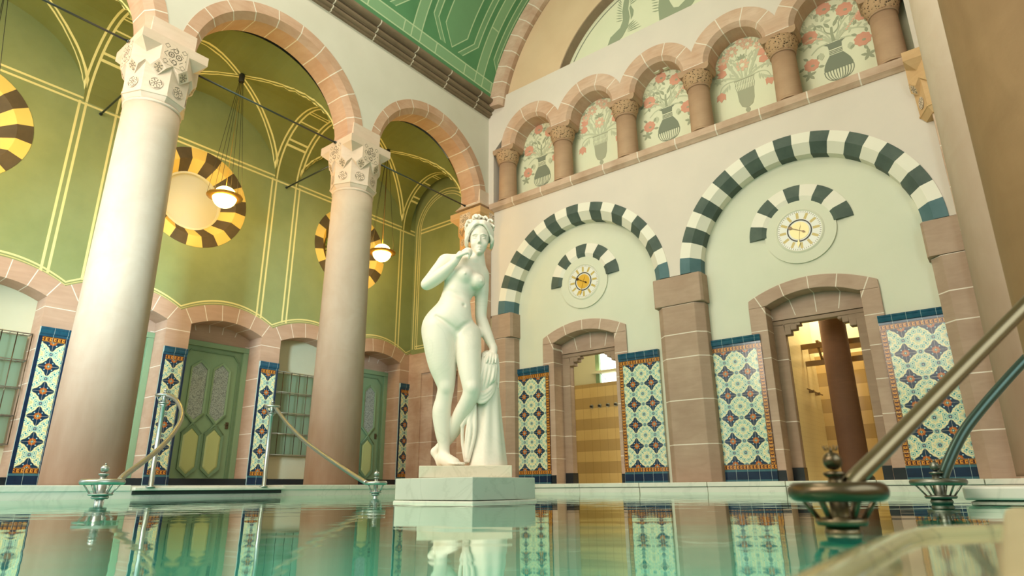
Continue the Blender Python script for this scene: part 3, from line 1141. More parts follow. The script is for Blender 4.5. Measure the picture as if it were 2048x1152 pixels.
# painted end wall of the aisle with a sandstone doorway below
b = MB(); b.box(-3.0, -1.08, 0.16, 0.4, 3.05, 7.9); struct(b.build('wall_aisle_end', M_AEND))
b = MB()
b.box(-3.0, -2.14, 0.10, 0.598, FZ, 2.519); b.box(-1.2, -1.08, 0.10, 0.598, FZ, 2.519); b.box(-3.0, -1.08, 0.10, 0.598, 2.52, 3.06)
b.box(-2.62, -2.50, 0.07, 0.099, FZ, 2.58); b.box(-2.62, -1.08, 0.07, 0.099, 2.581, 2.70)
b.box(-3.0, -1.08, 0.60, 0.7, FZ, 3.0)
struct(b.build('wall_aisle_end_dado', stone('sandstone_end', lambda x, y, z: (z.near(2.05, .006)).max(z.near(1.05, .006)), base=(176, 138, 112))))
b = MB()
b.box(XB + 0.045, XB + 0.062, -14, 0.1, FZ, FZ + 0.13)
struct(b.build('baseboard_aisle', M_NAVY))
# cut-outs of the baseboard at the openings are covered by the door leaves and niches, which stand proud of it

# ------------------------------------------------------------------ doors and niches of the aisle
def door(idx, yc):
    d = thing('door_%d' % idx, None, None, (XB - 0.40, yc, FZ), 0, kind='structure')
    b = MB(); b.box(-0.04, 0.0, -HW + 0.002, HW - 0.002, 0, 2.46); b.build('door_leaf', M_DGREEN, d)
    b = MB(); b.box(-0.06, 0.0, -HW - 0.01, HW + 0.01, 2.515, 3.02); b.build('stone_lintel', M_DADO, d)
    b = MB()
    for s in (-1, 1):
        ya, yb_ = sorted((s * (HW - 0.10), s * (HW - 0.001))); b.box(0.0, 0.05, ya, yb_, 0, 2.42)
    b.box(0.0, 0.055, -HW + 0.001, HW - 0.001, 2.421, 2.515)
    b.build('door_frame', M_DGREEN, d, bevel=0.006)
    # chamfered inner moulding
    b = MB()
    o = [(-0.52, 0.02), (0.52, 0.02), (0.52, 2.22), (0.40, 2.36), (-0.40, 2.36), (-0.52, 2.22)]
    i_ = [(-0.495, 0.04), (0.495, 0.04), (0.495, 2.21), (0.39, 2.335), (-0.39, 2.335), (-0.495, 2.21)]
    b.loft([[(x, y, z) for y, z in r_] for r_, x in ((o, 0.0), (o, 0.025), (i_, 0.025), (i_, 0.0))], True, (False, False), 0, False)
    b.build('moulding', M_DDARK, d)
    def hexa(cy, z0, z1, w, tip):
        return [(cy, z0), (cy + w, z0 + tip), (cy + w, z1 - tip), (cy, z1), (cy - w, z1 - tip), (cy - w, z0 + tip)]
    for cy in (-0.20, 0.20):
        h = hexa(cy, 1.12, 2.14, 0.135, 0.12); h2 = hexa(cy, 1.08, 2.18, 0.165, 0.13)
        b = MB(); b.loft([[(x, y, z) for y, z in h] for x in (0.002, 0.012)], True, (True, True), 0, False); b.build('glass_pane', M_FROST, d)
        b = MB(); b.loft([[(x, y, z) for y, z in r_] for r_, x in ((h2, 0.0), (h2, 0.035), (h, 0.025), (h, 0.0))], True, (False, False), 0, False); b.build('glazing_bead', M_DGREEN, d)
        h = hexa(cy, 0.20, 0.98, 0.135, 0.13); h2 = hexa(cy, 0.24, 0.94, 0.10, 0.10); h3 = hexa(cy, 0.15, 1.03, 0.17, 0.14)
        b = MB(); b.loft([[(x, y, z) for y, z in r_] for r_, x in ((h, 0.0), (h, 0.018), (h2, 0.03))], True, (False, True), 0, False); b.build('raised_panel', M_DPALE, d)
        b = MB(); b.loft([[(x, y, z) for y, z in r_] for r_, x in ((h3, 0.0), (h3, 0.04), (h, 0.03), (h, 0.0))], True, (False, False), 0, False); b.build('panel_bead', M_DDARK, d)
    b = MB()
    for s in (-1, 1):
        b.tube([(0.02, s * 0.37, 1.24), (0.02, s * 0.03, 0.88)], 0.022, 6); b.tube([(0.02, s * 0.03, 1.24), (0.02, s * 0.37, 0.88)], 0.022, 6)
    b.build('cross_moulding', M_DDARK, d)
    b = MB(); b.box(0.0, 0.02, 0.40, 0.45, 1.0, 1.12); b.lathe([(0.018, 0), (0.018, 0.0)], 0.05, 0.425, 1.06, 8) if False else None
    b.build('lock_plate', M_BRNV, d)
    b = MB(); b.tube([(0.02, 0.425, 1.07), (0.05, 0.425, 1.07), (0.05, 0.36, 1.07)], 0.009, 8); b.build('door_handle', M_RINGMET, d)
    return d
door(1, OPEN[0]); door(2, OPEN[2]); door(3, OPEN[3])

def niche(yc, label):
    b = MB(); b.box(XB - 0.45, XB - 0.36, yc - HW - 0.02, yc + HW + 0.02, FZ, 3.05)
    struct(b.build('wall_niche', M_CREAM))
    t = thing('towel_rack', label, 'towel rack', (XB - 0.36, yc, 0.70), 0, 'metal racks in the aisle niches')
    b = MB(); b.box(0.0, 0.05, -0.63, 0.63, 0.0, 1.57); b.build('back_board', M_RADIATOR, t)
    for i in range(5):
        z = 0.01 + 1.56 * i / 4
        b = MB(); b.tube([(0.10, -0.63, z), (0.27, -0.63, z), (0.27, 0.63, z), (0.10, 0.63, z)], 0.009, 8); b.tube([(0.10, -0.63, z), (0.10, 0.63, z)], 0.008, 8)
        for j in range(8):
            yy = -0.54 + 1.08 * j / 7; b.tube([(0.05, yy, z), (0.27, yy, z)], 0.005, 6)
        b.build('rail', M_CHROME, t)
    for j in range(8):
        yy = -0.63 + 1.26 * j / 7
        b = MB(); b.tube([(0.27, yy, 0.0), (0.27, yy, 1.58)], 0.007, 8); b.build('upright', M_RINGMET, t)
niche(OPEN[1], 'metal grid rack over a green board in the niche beside the second sandstone column')
niche(OPEN[4], 'metal grid rack over a green board in the niche cut by the picture edge')
bpy.data.objects['wall_niche'].name = 'wall_niche_1'

# ------------------------------------------------------------------ majolica panels
def panel(name, label, width, loc, rz, border, group):
    t = thing('tile_panel', label, 'tile panel', loc, rz, group)
    double = width > 0.6
    fx0, fx1 = (0.0, 0.706) if border != 'both' else (0.05, width - 0.05)
    th = 0.052 if width > 0.6 else 0.02
    if border == 'left': ox = 0.08
    else: ox = 0.0
    def part(nm, boxes, mat):
        b = MB()
        for q in boxes: b.box(*q)
        o = b.build(nm, mat, t)
        o.location = (ox if nm == 'tile_field' and border == 'left' else 0, 0, 0)
        return o
    # local: x along the wall, front at y = -th
    fa, fb = (fx0, fx1)
    part('tile_field', [(fa, fb, -th, 0, 0.255, 2.02)], M_MAJ2 if double else M_MAJ1)
    x0, x1 = 0.0, width
    part('border_strip', [(x0 + (0.05 if border == 'both' else 0), x1 - (0.05 if border == 'both' else 0), -th, 0, 0.18, 0.255)], M_BORX)
    part('border_strip', [
                          (x0 + (0.05 if border == 'both' else 0), x1 - (0.05 if border == 'both' else 0), -th, 0, 2.02, 2.10)], M_BORX)
    if border == 'left': part('border_strip', [(0.0, 0.08, -th, 0, 0.255, 2.02)], M_BORZ)
    elif border == 'right': part('border_strip', [(width - 0.08, width, -th, 0, 0.255, 2.02)], M_BORZ)
    else:
        part('edge_strip', [(0.0, 0.05, -th, 0, 0.18, 2.10)], M_BLUEP); part('edge_strip', [(width - 0.05, width, -th, 0, 0.18, 2.10)], M_BLUEP)
    part('plinth_tiles', [(x0, x1, -th - 0.012, 0, 0.035, 0.15)], M_BLUEP)
    part('base_course', [(x0, x1, -th - 0.02, 0, 0.0, 0.035)], M_BLUEL); part('upper_course', [(x0, x1, -th - 0.006, 0, 0.15, 0.18)], M_BLUEL)
    b = MB()
    prof = [(0, 2.10), (-th - 0.004, 2.10), (-th - 0.004, 2.13), (-th - 0.02, 2.14), (-th - 0.026, 2.17), (-th - 0.02, 2.20), (-th - 0.026, 2.21), (-th - 0.022, 2.235), (0, 2.235)]
    b.loft([[(x, y, z) for y, z in prof] for x in (x0, x1)], True, (True, True), 0, False)
    b.build('cap_moulding', M_BLUET, t)
    return t
G1 = 'flower tile panels on the end wall'
pY = REC - 0.002
panel('p', 'floral tile panel behind the statue trunk, between the corner pier and the open shower doorway', 0.786, (0.12, pY, FZ), 0, 'right', G1)
panel('p', 'floral tile panel between the window-lit doorway and the broad middle pier', 0.786, (2.46, pY, FZ), 0, 'left', G1)
panel('p', 'floral tile panel between the broad middle pier and the yellow-lit doorway', 0.786, (4.205, pY, FZ), 0, 'right', G1)
panel('p', 'floral tile panel crossed by the two near bronze handrails', 0.786, (6.64, pY, FZ), 0, 'left', G1)
G2 = 'narrow flower tile strips along the aisle'
PIERS = [(-0.172, 'narrow floral tile strip in the aisle corner, beside the statue pedestal'), (-1.90, 'narrow floral tile strip hidden behind the second column'),
         (-3.63, 'narrow floral tile strip between the green door and the metal rack'),
         (-5.355, 'narrow floral tile strip between the first column and the green door'), (-7.083, 'narrow floral tile strip beside the first column, nearest the picture edge')]
for y, lab in PIERS:
    if abs(y + 1.90) < 0.01: continue
    panel('p', lab, 0.392, (XB + 0.052, y, FZ), R(90), 'both', G2)
# ==PART3==
# ------------------------------------------------------------------ columns
def capital_parts(parent, z0, mat, s=1.0, ornaments=True):
    """zig-zag block capital: octagon below, toothed octagon above, square abacus with notched corners. z0 = top of the shaft"""
    A = 0.445 * s
    RE = A / math.cos(PI / 8)
    zt, zc, ze, zd, zv, zb, zl = z0 + 0.92, z0 + 0.78, z0 + 0.56, z0 + 0.45, z0 + 0.53, z0 + 0.345, z0 + 0.06
    AL = 0.375 * s
    def P(r, deg, z): return (r * math.cos(R(deg)), r * math.sin(R(deg)), z)
    b = MB()
    # lower octagon, turned by half a face, with a small lip
    r0 = AL / math.cos(PI / 8)
    b.loft([[P(r0 * k, 45 * i, z) for i in range(8)] for k, z in ((0.86, z0 - 0.02), (0.99, zl), (1.03, zl + 0.005), (1.03, zl + 0.03), (1.0, zl + 0.04), (1.04, z0 + 0.60))], True, (True, True), 0, False)
    b.build('lower_block', mat, parent)
    # toothed block
    b = MB()
    wd = 0.105 * s
    for k in range(8):
        a = 45 * k
        fn = Vector((math.cos(R(a)), math.sin(R(a)), 0)); ft = Vector((-fn.y, fn.x, 0))
        half = A * math.tan(PI / 8)
        def F(t, z): p = fn * A + ft * t; return (p.x, p.y, z)
        e0, e1 = F(-half, ze), F(half, ze)
        d0, d1 = F(-half + wd, zd), F(half - wd, zd)
        v = F(0, zv)
        axis = (k % 2 == 0)
        if axis:
            b.poly([F(-half, zc), F(half, zc), e1, d1, v, d0, e0])
        else:
            b.poly([F(-half, zc), F(0, zc - 0.13), F(half, zc), e1, d1, v, d0, e0])
            cr = (math.copysign(A, fn.x), math.copysign(A, fn.y), zc)
            b.poly([cr, F(-half, zc), F(0, zc - 0.13)]); b.poly([cr, F(0, zc - 0.13), F(half, zc)])
        vi = P(AL * 1.0 / math.cos(PI / 8), a, zv - 0.03)
        q0 = P(0.385 * s, a - 22.5, zb); q1 = P(0.385 * s, a + 22.5, zb)
        b.poly([d1, v, vi, q1]); b.poly([v, d0, q0, vi])
        nn = Vector((math.cos(R(a + 45)), math.sin(R(a + 45)), 0)); nt_ = Vector((-nn.y, nn.x, 0))
        nd0 = nn * A + nt_ * (-half + wd)
        b.poly([e1, d1, q1, (nd0.x, nd0.y, zd)])
    # square abacus
    b.loft([[(x * A, y * A, z) for x, y in ((1, 1), (-1, 1), (-1, -1), (1, -1))] for z in (zc, zt)], True, (False, True), 0, False)
    b.build('toothed_block', mat, parent)
    if not ornaments: return
    def plate(nm, m, centre, normal, up, shape, th=0.004):
        n_ = Vector(normal).normalized(); u = Vector(up); u = (u - n_ * u.dot(n_)).normalized(); w = u.cross(n_)
        bb = MB(); bb.loft([[(p[0], d, p[1]) for p in shape] for d in (0, -th)], True, (True, True), 0, False)
        o = bb.build(nm, m, parent)
        M4 = Matrix((w, -n_, u)).transposed().to_4x4()      # local x, y, z -> w, -n, up
        M4.translation = Vector(centre)
        o.matrix_local = M4
        return o
    big = [(-0.15, -0.16), (0.15, -0.16), (0.15, 0.165), (-0.15, 0.165)]
    for k in range(8):
        a = 45 * k + 22.5
        n_ = Vector((math.cos(R(a)), math.sin(R(a)), 0))
        tooth_c = (n_ * (A * 0.965)) + Vector((0, 0, (ze + zb) / 2 - 0.0))
        e = Vector(P(RE, a, ze)); q = Vector(P(0.385 * s, a, zb))
        up = e - q; nn = Vector((n_.x, n_.y, 0)) * up.z - Vector((0, 0, 1)) * up.dot(n_)
        c = (e + q) / 2 + nn.normalized() * 0.001
        plate('tooth_rosette', M_ROSD, c, nn, up, [(0, 0.085), (0.07, 0.0), (0, -0.085), (-0.07, 0)])
        c = n_ * (AL * 1.018 + 0.002) + Vector((0, 0, z0 + 0.22))
        plate('rosette', M_ROS6, c, n_, (0, 0, 1), [(0.088 * math.cos(2 * PI * i / 16), 0.088 * math.sin(2 * PI * i / 16)) for i in range(16)])
        if k % 2 == 0:
            n2 = Vector((math.cos(R(45 * k)), math.sin(R(45 * k)), 0))
            plate('arabesque', M_ORN, n2 * (A + 0.001) + Vector((0, 0, z0 + 0.68)), n2, (0, 0, 1), big)


def column(label, loc, shaft_mat=None, orn=True, r0=0.415, r1=0.355):
    t = thing('sandstone_column', label, 'column', loc, 0)
    b = MB()
    H = 5.15 - FZ
    prof = [(r0 * 1.0, 0.0), (r0, 0.03)] + [(r0 + (r1 - r0) * (i / 12) ** 1.08, 0.03 + (H - 0.03) * i / 12) for i in range(1, 13)]
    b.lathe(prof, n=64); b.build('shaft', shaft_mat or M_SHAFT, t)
    b = MB(); b.lathe([(r1, H - 0.05), (r1 + 0.012, H - 0.045), (r1 + 0.012, H - 0.02), (r1, H - 0.01)], n=48, caps=(False, False)); b.build('necking', M_CAPIT, t)
    capital_parts(t, H, M_CAPIT, 1.0, orn)
    return t
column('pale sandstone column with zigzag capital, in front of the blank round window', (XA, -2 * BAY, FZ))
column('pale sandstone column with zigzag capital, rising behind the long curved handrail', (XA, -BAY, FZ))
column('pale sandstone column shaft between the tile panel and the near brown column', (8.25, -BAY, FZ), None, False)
column('sandstone column shaft in painted brown shade, closest of all, behind the bronze handrails', (8.40, -2 * BAY, FZ), M_SHAFT_SHADED, False)

def corner_pilaster(label, x0, x1, xc, capmat):
    t = thing('corner_pilaster', label, 'pilaster', (xc, -0.02, FZ), 0)
    b = MB(); b.box(x0 - xc, x1 - xc, -0.20, 0.015, 0, 4.88)
    b.build('shaft', stone('sandstone_pilaster_' + ('a' if xc < 3 else 'b'), lambda x, y, z: z.period(0.0, 0.62).near(0, .008), base=(176, 138, 112), world=False), t, bevel=0.015)
    e = thing('capital', None, None); e.parent = t; e['kind'] = 'thing'
    capital_parts(e, 4.86, capmat, 1.0)
    return t
corner_pilaster('sandstone corner pilaster with warm zigzag capital, behind the statue head', -1.10, -0.36, XA, M_CAPWARM)
corner_pilaster('sandstone corner pilaster with zigzag capital, half hidden by the pale column shaft', 7.82, 8.40, 8.08, M_CAPWARM)

# gallery colonnettes
def colonnette(label, x):
    t = thing('gallery_colonnette', label, 'colonnette', (x, 0.14, 6.08), 0, 'colonnettes of the painted gallery')
    b = MB(); b.lathe([(0.205, 0.06), (0.205, 0.10), (0.198, 0.5), (0.192, 0.95)], n=40); b.build('shaft', M_COLLET, t)
    b = MB(); b.box(-0.23, 0.23, -0.17, 0.205, 0, 0.03); b.lathe([(0.225, 0.03), (0.23, 0.05), (0.21, 0.075)], n=32); b.build('base_moulding', M_COLLET, t)
    b = MB(); b.torus((0, 0, 0.955), 0.196, 0.018, 36, 8); b.build('neck_ring', M_COLLET, t)
    b = MB(); b.lathe([(0.196, 0.96), (0.215, 0.99), (0.25, 1.08), (0.265, 1.18), (0.262, 1.23)], n=40); b.build('carved_bell', M_WEAVE, t)
    b = MB()
    p = [(0.27, 0.12), (0.12, 0.27)]
    b.loft([[(x_, y_, z) for x_, y_ in ((-s_, -0.18), (s_, -0.18), (s_, 0.2), (-s_, 0.2))] for s_, z in ((0.262, 1.22), (0.295, 1.27), (0.295, 1.35))], True, (True, True), 0, False)
    b.build('abacus', M_COLLET, t, bevel=0.006)
    return t
CL = ['sandstone colonnette in the hall corner, above the statue head',
      'sandstone colonnette between the first dark bellied vase painting and the first goblet painting',
      'sandstone colonnette between the first goblet painting and the middle bellied vase painting',
      'sandstone colonnette between the middle bellied vase painting and the second goblet painting',
      'sandstone colonnette between the second goblet painting and the last bellied vase painting',
      'sandstone colonnette beside the last bellied vase painting, next to the pale column shaft']
for i in range(6): colonnette(CL[i], 1.5 * i)

# ------------------------------------------------------------------ clocks in striped hoods
def clock(label, cx, hands, gold):
    yb = REC - 0.002
    t = thing('wall_clock', label, 'clock', (cx, yb, 3.93), 0, None)
    def ring(nm, prof, m, a0=0, a1=2 * PI, n=64, c=(0, 0)):
        b = MB(); b.sweep(lambda tt, z, d: (tt, d, z), c, prof, a0, a1, n, caps=abs(a1 - a0) < 6.2); return b.build(nm, m, t)
    # plaster disc with a thin raised edge
    b = MB(); b.loft([[(0.535 * math.cos(2 * PI * i / 64), d, 0.535 * math.sin(2 * PI * i / 64)) for i in range(64)] for d in (0, -0.028)], True, (True, True), 0, False)
    b.build('plaster_disc', M_MINT, t)
    b = MB()
    prof = [(0.79, -0.008), (0.57, -0.075), (0.57, -0.075), (0.475, -0.03), (0.475, 0.0), (0.79, 0.0)]
    prof = [(0.785, 0.0), (0.785, -0.012), (0.575, -0.06), (0.475, -0.012), (0.475, 0.0)]
    b.sweep(lambda tt, z, d: (tt, d, z), (0, 0), prof, R(4), R(180), 27, mifun=lambda i: 1 if (i // 3) % 2 == 0 else 0)
    b.build('striped_hood', [M_WHITEV, M_DARKV], t)
    ring('dial_rim', [(0.37, -0.03), (0.345, -0.045), (0.33, -0.035), (0.33, -0.028), (0.37, -0.028)], M_MINT)
    b = MB(); b.loft([[(0.335 * math.cos(2 * PI * i / 48), d, 0.335 * math.sin(2 * PI * i / 48)) for i in range(48)] for d in (-0.028, -0.034)], True, (True, True), 0, False)
    b.build('dial', M_DIAL, t)
    b = MB(); b.loft([[(0.145 * math.cos(2 * PI * i / 40), d, 0.145 * math.sin(2 * PI * i / 40)) for i in range(40)] for d in (-0.034, -0.040)], True, (True, True), 0, False)
    b.build('dial_centre', gold, t)
    ring('dial_ring', [(0.185, -0.034), (0.185, -0.042), (0.168, -0.042), (0.168, -0.034)], M_BLACK)
    for nm, ang, L, w in (('hour_hand', hands[0], 0.19, 0.030), ('minute_hand', hands[1], 0.29, 0.024)):
        b = MB()
        b.loft([[(x, d, z) for x, z in ((-0.004, -0.10), (-w * 0.6, -0.07), (-0.005, -0.03), (-0.005, L * 0.55), (-w, L * 0.75), (0, L), (w, L * 0.75), (0.005, L * 0.55), (0.005, -0.03), (w * 0.6, -0.07))] for d in (-0.046, -0.052)], True, (True, True), 0, False)
        o = b.build(nm, M_RINGMET if nm == 'hour_hand' else gold, t); o.rotation_euler = (0, ang, 0)
    return t
clock('wall clock with orange gold centre under a striped hood, above the window-lit doorway', 1.78, (R(-62), R(198)), M_GOLD)
clock('wall clock with pale gold centre under a striped hood, above the yellow-lit doorway', 5.80, (R(-62), R(190)), M_GOLDP)

# ------------------------------------------------------------------ murals
LAYER = [0]
def flat(b, pts, d):
    """a painted patch: closed outline in (x, z), lying d in front of the wall"""
    LAYER[0] = (LAYER[0] + 1) % 120
    d += 0.00003 * LAYER[0]                     # every patch of paint on its own level
    b.loft([[(x, -0.0004, z) for x, z in pts], [(x, -d, z) for x, z in pts]], True, (True, True), 0, False)
def ell(cx, cz, a, c, rot=0, n=18):
    return [(cx + a * math.cos(t) * math.cos(rot) - c * math.sin(t) * math.sin(rot), cz + a * math.cos(t) * math.sin(rot) + c * math.sin(t) * math.cos(rot)) for t in [2 * PI * i / n for i in range(n)]]
def petal(cx, cz, r, k, n=40, depth=0.14, rot=0):
    return [(cx + r * (1 + depth * math.cos(k * t)) * math.cos(t + rot), cz + r * (1 + depth * math.cos(k * t)) * math.sin(t + rot)) for t in [2 * PI * i / n for i in range(n)]]
def leaf(b, x, z, L, w, ang, d=0.002):
    c, s = math.cos(ang), math.sin(ang)
    pts = [(x + t * L * c - q * s, z + t * L * s + q * c) for t, q in ((0, 0), (0.25, w * .8), (0.55, w), (0.85, w * .5), (1, 0), (0.85, -w * .5), (0.55, -w), (0.25, -w * .8))]
    flat(b, pts, d)
def curve(b, pts, w, d=0.0015):
    P = [Vector((x, z)) for x, z in pts]
    # smooth by Catmull-Rom
    Q = []
    for i in range(len(P) - 1):
        p0, p1, p2, p3 = P[max(i - 1, 0)], P[i], P[i + 1], P[min(i + 2, len(P) - 1)]
        for k in range(6):
            t = k / 6
            Q.append(0.5 * ((2 * p1) + (p2 - p0) * t + (2 * p0 - 5 * p1 + 4 * p2 - p3) * t * t + (3 * p1 - p0 - 3 * p2 + p3) * t ** 3))
    Q.append(P[-1])
    L, Rr = [], []
    for i, q in enumerate(Q):
        tg = (Q[min(i + 1, len(Q) - 1)] - Q[max(i - 1, 0)]).normalized()
        nn = Vector((-tg.y, tg.x)) * (w * (1 - 0.5 * i / len(Q)))
        L.append(q + nn); Rr.append(q - nn)
    for i in range(len(Q) - 1):
        flat(b, [tuple(L[i]), tuple(L[i + 1]), tuple(Rr[i + 1]), tuple(Rr[i])], d)


def filler(b, seed):
    """small pale leaves that fill the ground between the flowers, mirrored roughly about the vase"""
    rn = random.Random(int(seed * 100))
    for q in range(46):
        px = 0.06 + 0.46 * rn.random(); pz = 0.86 + 0.80 * rn.random()
        if (px / 0.52) ** 2 + max(0, (pz - 1.15) / 0.58) ** 2 > 1: continue
        an = PI / 2 - 1.1 * px / 0.5 + rn.uniform(-0.6, 0.6)
        for s in (-1, 1):
            leaf(b, s * px, pz, 0.085 + 0.04 * rn.random(), 0.017, an if s > 0 else PI - an, 0.0006)


def mural_amphora(label, x):
    t = thing('vase_mural', label, 'mural', (x, GREC - 0.0005, 6.36), 0, 'flower vase murals of the gallery'); t.scale = (0.97, 1, 0.93)
    body = [(0.03, 0.05), (0.12, 0.07), (0.20, 0.14), (0.235, 0.25), (0.235, 0.36), (0.20, 0.50), (0.15, 0.58), (0.12, 0.63), (0.12, 0.72), (0.15, 0.86)]
    b = MB()
    flat(b, [(0.225, 0.27), (0.222, 0.33), (0.195, 0.42), (0.15, 0.50), (0.105, 0.57), (-0.105, 0.57), (-0.15, 0.50), (-0.195, 0.42), (-0.222, 0.33), (-0.225, 0.27)], 0.003)
    flat(b, [(0.10, 0.69), (0.11, 0.78), (0.17, 0.82), (-0.17, 0.82), (-0.11, 0.78), (-0.10, 0.69)], 0.003)
    for i in range(3): flat(b, [(-0.105, 0.59 + 0.03 * i), (0.105, 0.59 + 0.03 * i), (0.105, 0.603 + 0.03 * i), (-0.105, 0.603 + 0.03 * i)], 0.003)
    for i in range(11):
        u = -1 + 2 * i / 10
        curve(b, [(u * 0.225, 0.27), (u * 0.215, 0.18), (u * 0.16, 0.09), (u * 0.05, 0.04)], 0.008, 0.003)
    flat(b, ell(0, 0.025, 0.03, 0.03), 0.003); flat(b, [(-0.07, 0.0), (0.07, 0.0), (0.03, 0.02), (-0.03, 0.02)], 0.003)
    b.build('vase', P_VASE, t)
    b = MB()
    fl = [(-0.40, 0.52, 0.12), (0.42, 0.66, 0.13), (-0.36, 1.10, 0.13), (0.24, 1.40, 0.13), (-0.07, 1.58, 0.12), (0.47, 1.14, 0.10)]
    for fx, fz, r in fl:
        b = MB(); flat(b, petal(fx, fz, r, 9, depth=0.07), 0.004); b.build('flower', P_RED, t)
    b = MB()
    for i in range(9):
        a = i / 9
        flat(b, ell(0.22 + 0.28 * a, 0.98 + 0.33 * a, 0.02, 0.02), 0.004); flat(b, ell(-0.18 - 0.32 * a, 0.97 + 0.08 * math.sin(3 * a), 0.018, 0.018), 0.004)
    b.build('berry_dot', P_RED2, t)
    b = MB()
    for fx, fz, r in fl: flat(b, ell(fx + 0.015, fz - 0.02, 0.03, 0.022), 0.006)
    for fx, fz, r in fl:
        for q in range(5): leaf(b, fx + r * 1.05 * math.cos(q * 1.3 + fx * 5), fz + r * 1.05 * math.sin(q * 1.3 + fx * 5), 0.10, 0.026, q * 1.3 + fx * 5 + 0.5, 0.0025)
    curve(b, [(0, 0.84), (-0.01, 1.0), (0.0, 1.14)], 0.030)
    for s in (-1, 1):
        curve(b, [(s * 0.02, 1.0), (s * 0.1, 1.08), (s * 0.12, 1.2)], 0.014)
        leaf(b, s * 0.03, 1.14, 0.16, 0.03, PI / 2 - s * 0.5, 0.002); leaf(b, s * 0.12, 1.2, 0.14, 0.03, PI / 2 - s * 0.9, 0.002)
        for lx, lz in ((s * 0.46, 0.33),):
            for q in range(5): leaf(b, lx, lz, 0.12, 0.028, q * 2 * PI / 5 + 0.3)
    b.build('painted_leaves', P_LEAF, t)
    b = MB()
    for s in (-1, 1):
        curve(b, [(s * 0.05, 0.84), (s * 0.18, 0.96), (s * 0.36, 0.94), (s * 0.50, 0.86)], 0.022)
        curve(b, [(s * 0.04, 0.84), (s * 0.16, 1.02), (s * 0.30, 1.04), (s * 0.45, 0.99)], 0.016)
        curve(b, [(s * 0.03, 0.86), (s * 0.12, 1.08), (s * 0.24, 1.22), (s * 0.40, 1.28)], 0.014)
        curve(b, [(s * 0.10, 0.84), (s * 0.25, 0.82), (s * 0.38, 0.72)], 0.016)
        for q in range(7):
            leaf(b, s * (0.16 + 0.05 * q), 0.98 + 0.05 * q, 0.10, 0.024, (PI / 2 if q % 2 else 0.2) if s > 0 else (PI / 2 if q % 2 else PI - 0.2))
            leaf(b, s * (0.10 + 0.045 * q), 1.30 + 0.03 * (q % 3), 0.11, 0.026, q * 0.9)
        leaf(b, s * 0.23, 0.70, 0.16, 0.05, -PI / 2)
    filler(b, x)
    b.build('pale_painted_leaves', P_LEAF2, t)
    return t


def mural_goblet(label, x):
    t = thing('vase_mural', label, 'mural', (x, GREC - 0.0005, 6.36), 0, 'flower vase murals of the gallery'); t.scale = (0.97, 1, 0.93)
    b = MB()
    flat(b, [(-0.155, 0.56), (-0.14, 0.32), (-0.10, 0.20), (-0.03, 0.155), (0.03, 0.155), (0.10, 0.20), (0.14, 0.32), (0.155, 0.56)], 0.003)
    flat(b, ell(0, 0.10, 0.045, 0.05), 0.003); flat(b, [(-0.02, 0.05), (0.02, 0.05), (0.07, 0.0), (-0.07, 0.0)], 0.003)
    flat(b, [(-0.19, 0.80), (0.19, 0.80), (0.185, 0.78), (-0.185, 0.78)], 0.003)
    for i in range(12):
        u = -1 + 2 * i / 11
        for v0 in (0.56, 0.67):
            curve(b, [(u * 0.155 * (1 + (v0 - 0.56)), v0), (u * 0.165, v0 + 0.05), (u * 0.18, v0 + 0.10)], 0.006, 0.003)
    b.build('vase', P_VASE2, t)
    b = MB()
    def tulip(cx, cz, s_, ang):
        pts = [(0, 0), (0.07, 0.05), (0.075, 0.16), (0.04, 0.13), (0.0, 0.19), (-0.04, 0.13), (-0.075, 0.16), (-0.07, 0.05)]
        c, sn = math.cos(ang), math.sin(ang)
        flat(b, [(cx + s_ * (px * c - pz * sn), cz + s_ * (px * sn + pz * c)) for px, pz in pts], 0.004)
    for s in (-1, 1):
        for q_ in ((s * 0.44, 0.66, 1.15, PI + s * 0.1), (s * 0.30, 1.02, 1.1, -s * 1.15), (s * 0.28, 1.18, 1.1, -s * 1.0)):
            b = MB(); tulip(*q_); b.build('tulip', P_RED, t)
    b = MB()
    for fx, fz, r in ((0.0, 1.10, 0.11), (-0.16, 1.48, 0.10), (0.14, 1.52, 0.10), (-0.33, 1.36, 0.09), (0.36, 1.40, 0.09), (0.02, 1.64, 0.08)):
        b = MB()
        for q in range(8): flat(b, ell(fx + r * 0.8 * math.cos(q * PI / 4), fz + r * 0.8 * math.sin(q * PI / 4), r * 0.44, r * 0.28, q * PI / 4, 10), 0.004)
        b.build('flower', P_RED2, t)
    b = MB()
    for s in (-1, 1):
        curve(b, [(s * 0.05, 0.8), (s * 0.25, 0.90), (s * 0.40, 0.93), (s * 0.52, 0.90)], 0.026)
        curve(b, [(s * 0.10, 0.8), (s * 0.30, 0.82), (s * 0.42, 0.76), (s * 0.47, 0.64)], 0.013)
        curve(b, [(s * 0.03, 0.8), (s * 0.12, 1.1), (s * 0.22, 1.3), (s * 0.35, 1.36)], 0.012)
        curve(b, [(s * 0.02, 0.8), (s * 0.05, 1.1), (s * 0.12, 1.45)], 0.012)
        for q in range(6):
            leaf(b, s * (0.10 + 0.03 * q), 0.84 + 0.09 * q, 0.20, 0.03, PI / 2 - s * (0.4 + 0.1 * q))
            leaf(b, s * 0.47, 0.92, 0.09, 0.018, q * 1.05)
            leaf(b, s * (0.28 + 0.03 * q), 0.80 - 0.03 * q, 0.15, 0.018, -PI / 2 + s * 0.2 * q)
    filler(b, x)
    b.build('pale_painted_leaves', P_LEAF2, t)
    b = MB()
    for fx, fz in ((0.0, 1.24), (-0.18, 1.62), (0.2, 1.66), (-0.40, 1.44), (0.43, 1.46)):
        for q in range(5): leaf(b, fx, fz, 0.12, 0.022, 0.3 + q * 0.65)
    b.build('painted_leaves', P_LEAF, t)
    return t
